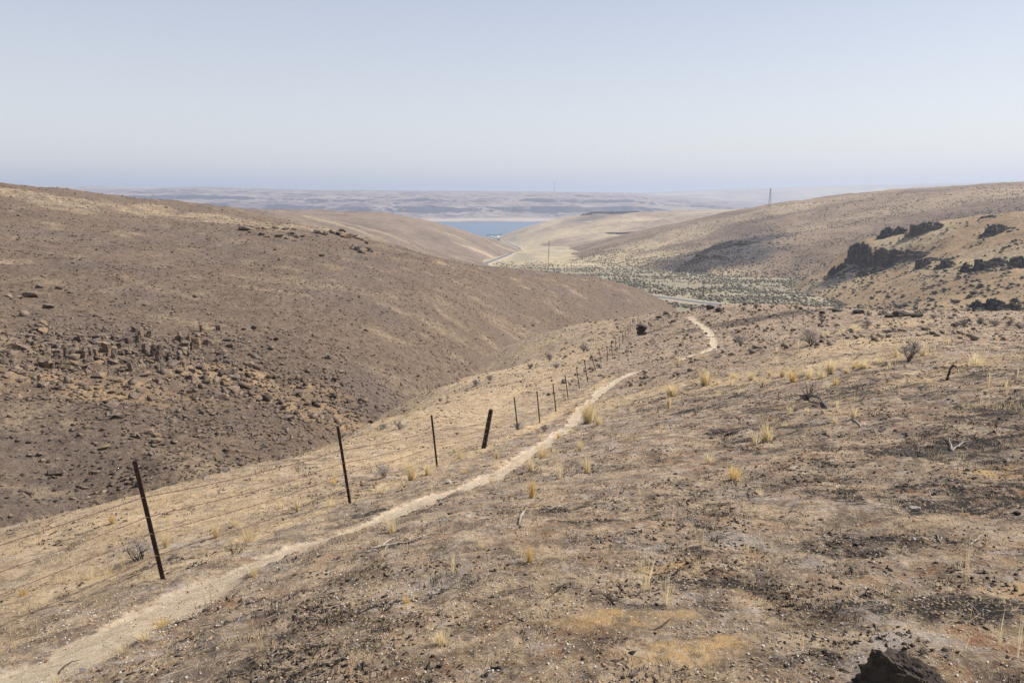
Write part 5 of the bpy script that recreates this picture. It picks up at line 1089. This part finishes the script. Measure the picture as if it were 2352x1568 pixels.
# ------------------------------------------------------------------ road through the valley
def sheet(name, line, half, lift, mat, n=10, kind='structure', wob=0):
    line = [np.array(p, float) for p in line]; C = []
    for a_, b_ in zip(line[:-1], line[1:]):
        for t in np.linspace(0, 1, n, endpoint=False): C.append(a_*(1-t)+b_*t)
    C.append(line[-1]); C = np.array(C)
    for _ in range(6): C[1:-1] = (C[:-2]+2*C[1:-1]+C[2:])/4
    Tn = np.gradient(C, axis=0); Tn /= np.linalg.norm(Tn, axis=1)[:, None]; Nn = np.stack([-Tn[:, 1], Tn[:, 0]], 1)
    cols_ = np.linspace(-half, half, 7); wv = np.ones(len(C)) if not wob else 1+wob*np.array([random.gauss(0, 1) for _ in C])
    XY = C[:, None]+Nn[:, None]*(cols_[None, :, None]*wv[:, None, None]); zz = floor_z(C[:, 0], C[:, 1])[:, None]+lift+0*cols_[None]
    V = np.concatenate([XY, zz[..., None]], -1); sk = V.copy(); 
    V[:, 0, 2] -= lift+.9; V[:, -1, 2] -= lift+.9
    return tag(obj(name, mesh_np(name, V.reshape(-1, 3), grid_faces(len(C), 7), False), mat), kind=kind)
sheet('road_verge', full, 8.0, .40, M['gravel'], wob=.1); sheet('road', full, 4.6, .55, M['asphalt'])
g = Bag()

# ------------------------------------------------------------------ poles, mast, transmission tower
def utility_pole(x, y, zb, h, label, trans=False):
    e_ = empty('utility_pole', (x, y, zb)); g = Bag(); g.tube([(0, 0, -.5), (0, 0, h)], [.19, .13], 8); g.obj('pole', M['polewood'], e_)
    a_ = Bag(); a_.box((0, 0, h-.5), (2.4, .14, .16), .5); a_.obj('crossarm', M['polewood'], e_)
    for s_ in (-1.0, 0, 1.0):
        b_ = Bag(); b_.tube([(s_*math.cos(.5), s_*math.sin(.5), h-.42), (s_*math.cos(.5), s_*math.sin(.5), h-.22)], [.07, .05], 6); b_.obj('insulator', M['galv'], e_)
    if trans:
        t_ = Bag(); t_.tube([(.45, -.2, h-2.6), (.45, -.2, h-1.5)], [.36, .36], 10); t_.obj('transformer', M['polewood'], e_)
    return tag(e_, label, 'utility pole', 'utility poles along the valley road')
for px, py, top_, lb in [(1477,670,640,'utility pole in sagebrush just left of the visible road'),(1615,687,655,'utility pole in sagebrush directly behind the near road'),(1377,642,620,'utility pole farther up the valley near the burnt hill edge'),(1776,697,676,'utility pole right of the road rising behind the ridge skyline')]:
    p = fl(px, py); z = float(floor_z(p[:1], p[1:])[0]); H = (py-top_)*np.hypot(*p)/FPX*1.03
    utility_pole(p[0], p[1], z, max(H, 7.0), lb)
p = at(1519, 726, 330); z = float((fB(np.array([p[0]]), np.array([p[1]])))[0]); tp_ = at(1520, 689, 330)
utility_pole(p[0], p[1], min(z, -57), tp_[2]-min(z, -57), 'utility pole carrying a transformer at the foot of the burnt hill', True)
# more distant poles along the road
for px, py, top_, lb in [(1312,622,606,'far utility pole right of the tall lattice mast'),(1203,571,561,'small utility pole at the hairpin of the far road')]:
    p = fl(px, py); z = float(floor_z(p[:1], p[1:])[0]); utility_pole(p[0], p[1], z, 8.0, lb)
def lattice(name, x, y, zb, h, wb, wt, nseg, label, cat, arms=(), rad=.12, lean=0, rot=.3):
    e_ = empty(name, (x, y, zb)); e_.rotation_euler = (0, lean, rot); 
    def w_(t): return wb+(wt-wb)*t
    for sx, sy in ((1, 1), (1, -1), (-1, 1), (-1, -1)):
        g = Bag(); g.tube([(sx*wb/2, sy*wb/2, -2), (sx*wt/2, sy*wt/2, h)], [rad, rad*.8], 5); g.obj('leg', M['galv'], e_)
    g = Bag()
    for i in range(nseg):
        t0, t1 = i/nseg, (i+1)/nseg; z0, z1 = t0*h, t1*h; a_, b_ = w_(t0)/2, w_(t1)/2
        for c0, c1 in (((1, 1), (1, -1)), ((1, -1), (-1, -1)), ((-1, -1), (-1, 1)), ((-1, 1), (1, 1))):
            g.tube([(c0[0]*a_, c0[1]*a_, z0), (c1[0]*b_, c1[1]*b_, z1)], [rad*.5]*2, 4); g.tube([(c1[0]*a_, c1[1]*a_, z0), (c0[0]*b_, c0[1]*b_, z1)], [rad*.5]*2, 4)
            g.tube([(c0[0]*b_, c0[1]*b_, z1), (c1[0]*b_, c1[1]*b_, z1)], [rad*.5]*2, 4)
    g.obj('bracing', M['galv'], e_)
    for zz, half in arms:
        g = Bag()
        for s_ in (-1, 1):
            g.tube([(0, 0, zz), (s_*half, 0, zz+.3)], [rad*1.1, rad*.6], 5); g.tube([(0, 0, zz-2), (s_*half, 0, zz+.3)], [rad*.8, rad*.5], 5)
        g.obj('crossarm', M['galv'], e_)
    return tag(e_, label, cat)
p = on('D1', 1767, 477.5); dz = at(1767, 433, math.hypot(p[0], p[1])/1.0)
v = ray(1767, 433); tp_ = v*(p[1]/v[1])
lattice('transmission_tower', p[0], p[1], p[2], tp_[2]-p[2], (tp_[2]-p[2])*.13, (tp_[2]-p[2])*.035, 7, 'steel lattice transmission tower standing on the crest of the big right hill', 'tower', [((tp_[2]-p[2])*f_, (tp_[2]-p[2])*.055) for f_ in (.80, .89, .98)], .12)
p = fl(1259, 624); z = float(floor_z(p[:1], p[1:])[0]); v = ray(1262, 553); tp_ = v*(p[1]/v[1])
lattice('lattice_mast', p[0], p[1], z, tp_[2]-z, .9, .45, 22, 'tall slender lattice mast rising from the valley floor in front of dry grass', 'mast', (), .05, .02)
bx, by = at(1274, 440, 6300)[:2]
lattice('radio_mast', bx, by, -16, 100, 4.0, 3.0, 14, 'thin radio mast far off on the plateau skyline', 'mast', (), .7)
for px, h_ in ((372, 34), (580, 40), (742, 34)):
    q = at(px, 436, 6900); lattice('wind_mast', q[0], q[1], -6, h_+22, 2.2, 1.4, 6, {372: 'leftmost tiny mast on the hazy plateau skyline', 580: 'middle tiny mast on the hazy plateau skyline', 742: 'tiny mast on the hazy skyline left of the radio mast'}[px], 'mast', (), .35)

# ------------------------------------------------------------------ hamlet and trees by the river
def house(x, y, zb, w_, d_, h, yaw, label):
    e_ = empty('house', (x, y, zb)); e_.rotation_euler = (0, 0, yaw); g = Bag(); g.box((0, 0, h/2-1), (w_, d_, h+2)); g.obj('wall', M['housewall'], e_)
    r_ = Bag(); o_ = .6; hh = d_*.32
    V = [(-w_/2-o_, -d_/2-o_, h), (w_/2+o_, -d_/2-o_, h), (w_/2+o_, d_/2+o_, h), (-w_/2-o_, d_/2+o_, h), (-w_/2-o_, 0, h+hh), (w_/2+o_, 0, h+hh)]
    r_.add(V, [(0, 1, 5, 4), (2, 3, 4, 5), (1, 2, 5), (3, 0, 4), (3, 2, 1, 0)]); r_.obj('roof', M['houseroof'], e_)
    for s_ in (-.25, .25):
        q = Bag(); q.box((w_*s_, -d_/2-.03, h*.55), (1.6, .08, 1.4)); q.obj('window', M['asphalt'], e_)
    return tag(e_, label, 'house', 'houses of the hamlet by the river')
HL = ['small pale-roofed house at the left end of the riverside hamlet','pale-roofed house left of the hamlet trees','white-roofed house where the road reaches the hamlet','pale house in the middle of the riverside hamlet','pale house under the tall poplars by the river','low white-roofed shed at the right end of the hamlet']
for i, (px, py) in enumerate([(1130, 546), (1139, 548.5), (1148, 548), (1143, 545.5), (1152, 546), (1158, 547)]):
    p = fl(px, py); house(p[0], p[1], float(floor_z(p[:1], p[1:])[0]), 16, 10, 4.2, .3*i, HL[i])
def tree(px, py, hpx, wpx, label, seed, poplar=False):
    p = fl(px, py); zb = float(floor_z(p[:1], p[1:])[0]); k = np.hypot(*p)/FPX; H, W = hpx*k, wpx*k; r = random.Random(seed)
    e_ = empty('poplar_tree' if poplar else 'broadleaf_tree', (p[0], p[1], zb)); g = Bag(); g.tube([(0, 0, -1), (0, 0, H*.4), (.3, 0, H*.8)], [W*.06, W*.045, W*.015], 6); g.obj('trunk', M['polewood'], e_)
    n = 260; u = np.array([[r.gauss(0, 1) for _ in range(3)] for _ in range(n)]); u /= np.linalg.norm(u, axis=1)[:, None]; q = u*np.array([r.random()**.4 for _ in range(n)])[:, None]
    q = q*np.array((W*.5, W*.5, H*.42))+np.array((0, 0, H*.56)); q[:, :2] += .12*W*np.sin(q[:, 2:3]*9/H+seed)
    V, F = BP1[seed % 6]; vv, ff, tt = scatter([(V*.5, F)], q, np.array([W*.09*r.uniform(.7, 1.5) for _ in range(n)]), 1.0)
    me = mesh_np('crown', vv, ff); obj('crown', me, M['leafdark'], e_); return tag(e_, label, 'tree', 'trees of the hamlet by the river')
for i, (px, py, h, w_, pop, lb) in enumerate([(1150, 546, 13, 4.5, True, 'taller dark poplar in front of the river'), (1163, 545, 12, 3.2, True, 'slim dark poplar right of the taller one by the river'), (1154, 546, 8, 6, False, 'rounded tree at the foot of the taller poplar'), (1126, 544, 7, 7, False, 'rounded tree at the left end of the hamlet'), (1133, 545, 7, 8, False, 'broad tree left of the middle of the hamlet'), (1140, 545, 6, 7, False, 'rounded tree in the middle of the hamlet'), (1158, 546, 6, 6, False, 'low tree between the two poplars'), (1168, 544, 6, 5, False, 'low tree right of the slim poplar'), (1119, 543, 5, 5, False, 'small tree beyond the left burnt spur'), (1145, 544.5, 6.5, 6, False, 'rounded tree just left of the taller poplar')]): tree(px, py, h, w_, lb, 800+i, pop)
settle_labels()
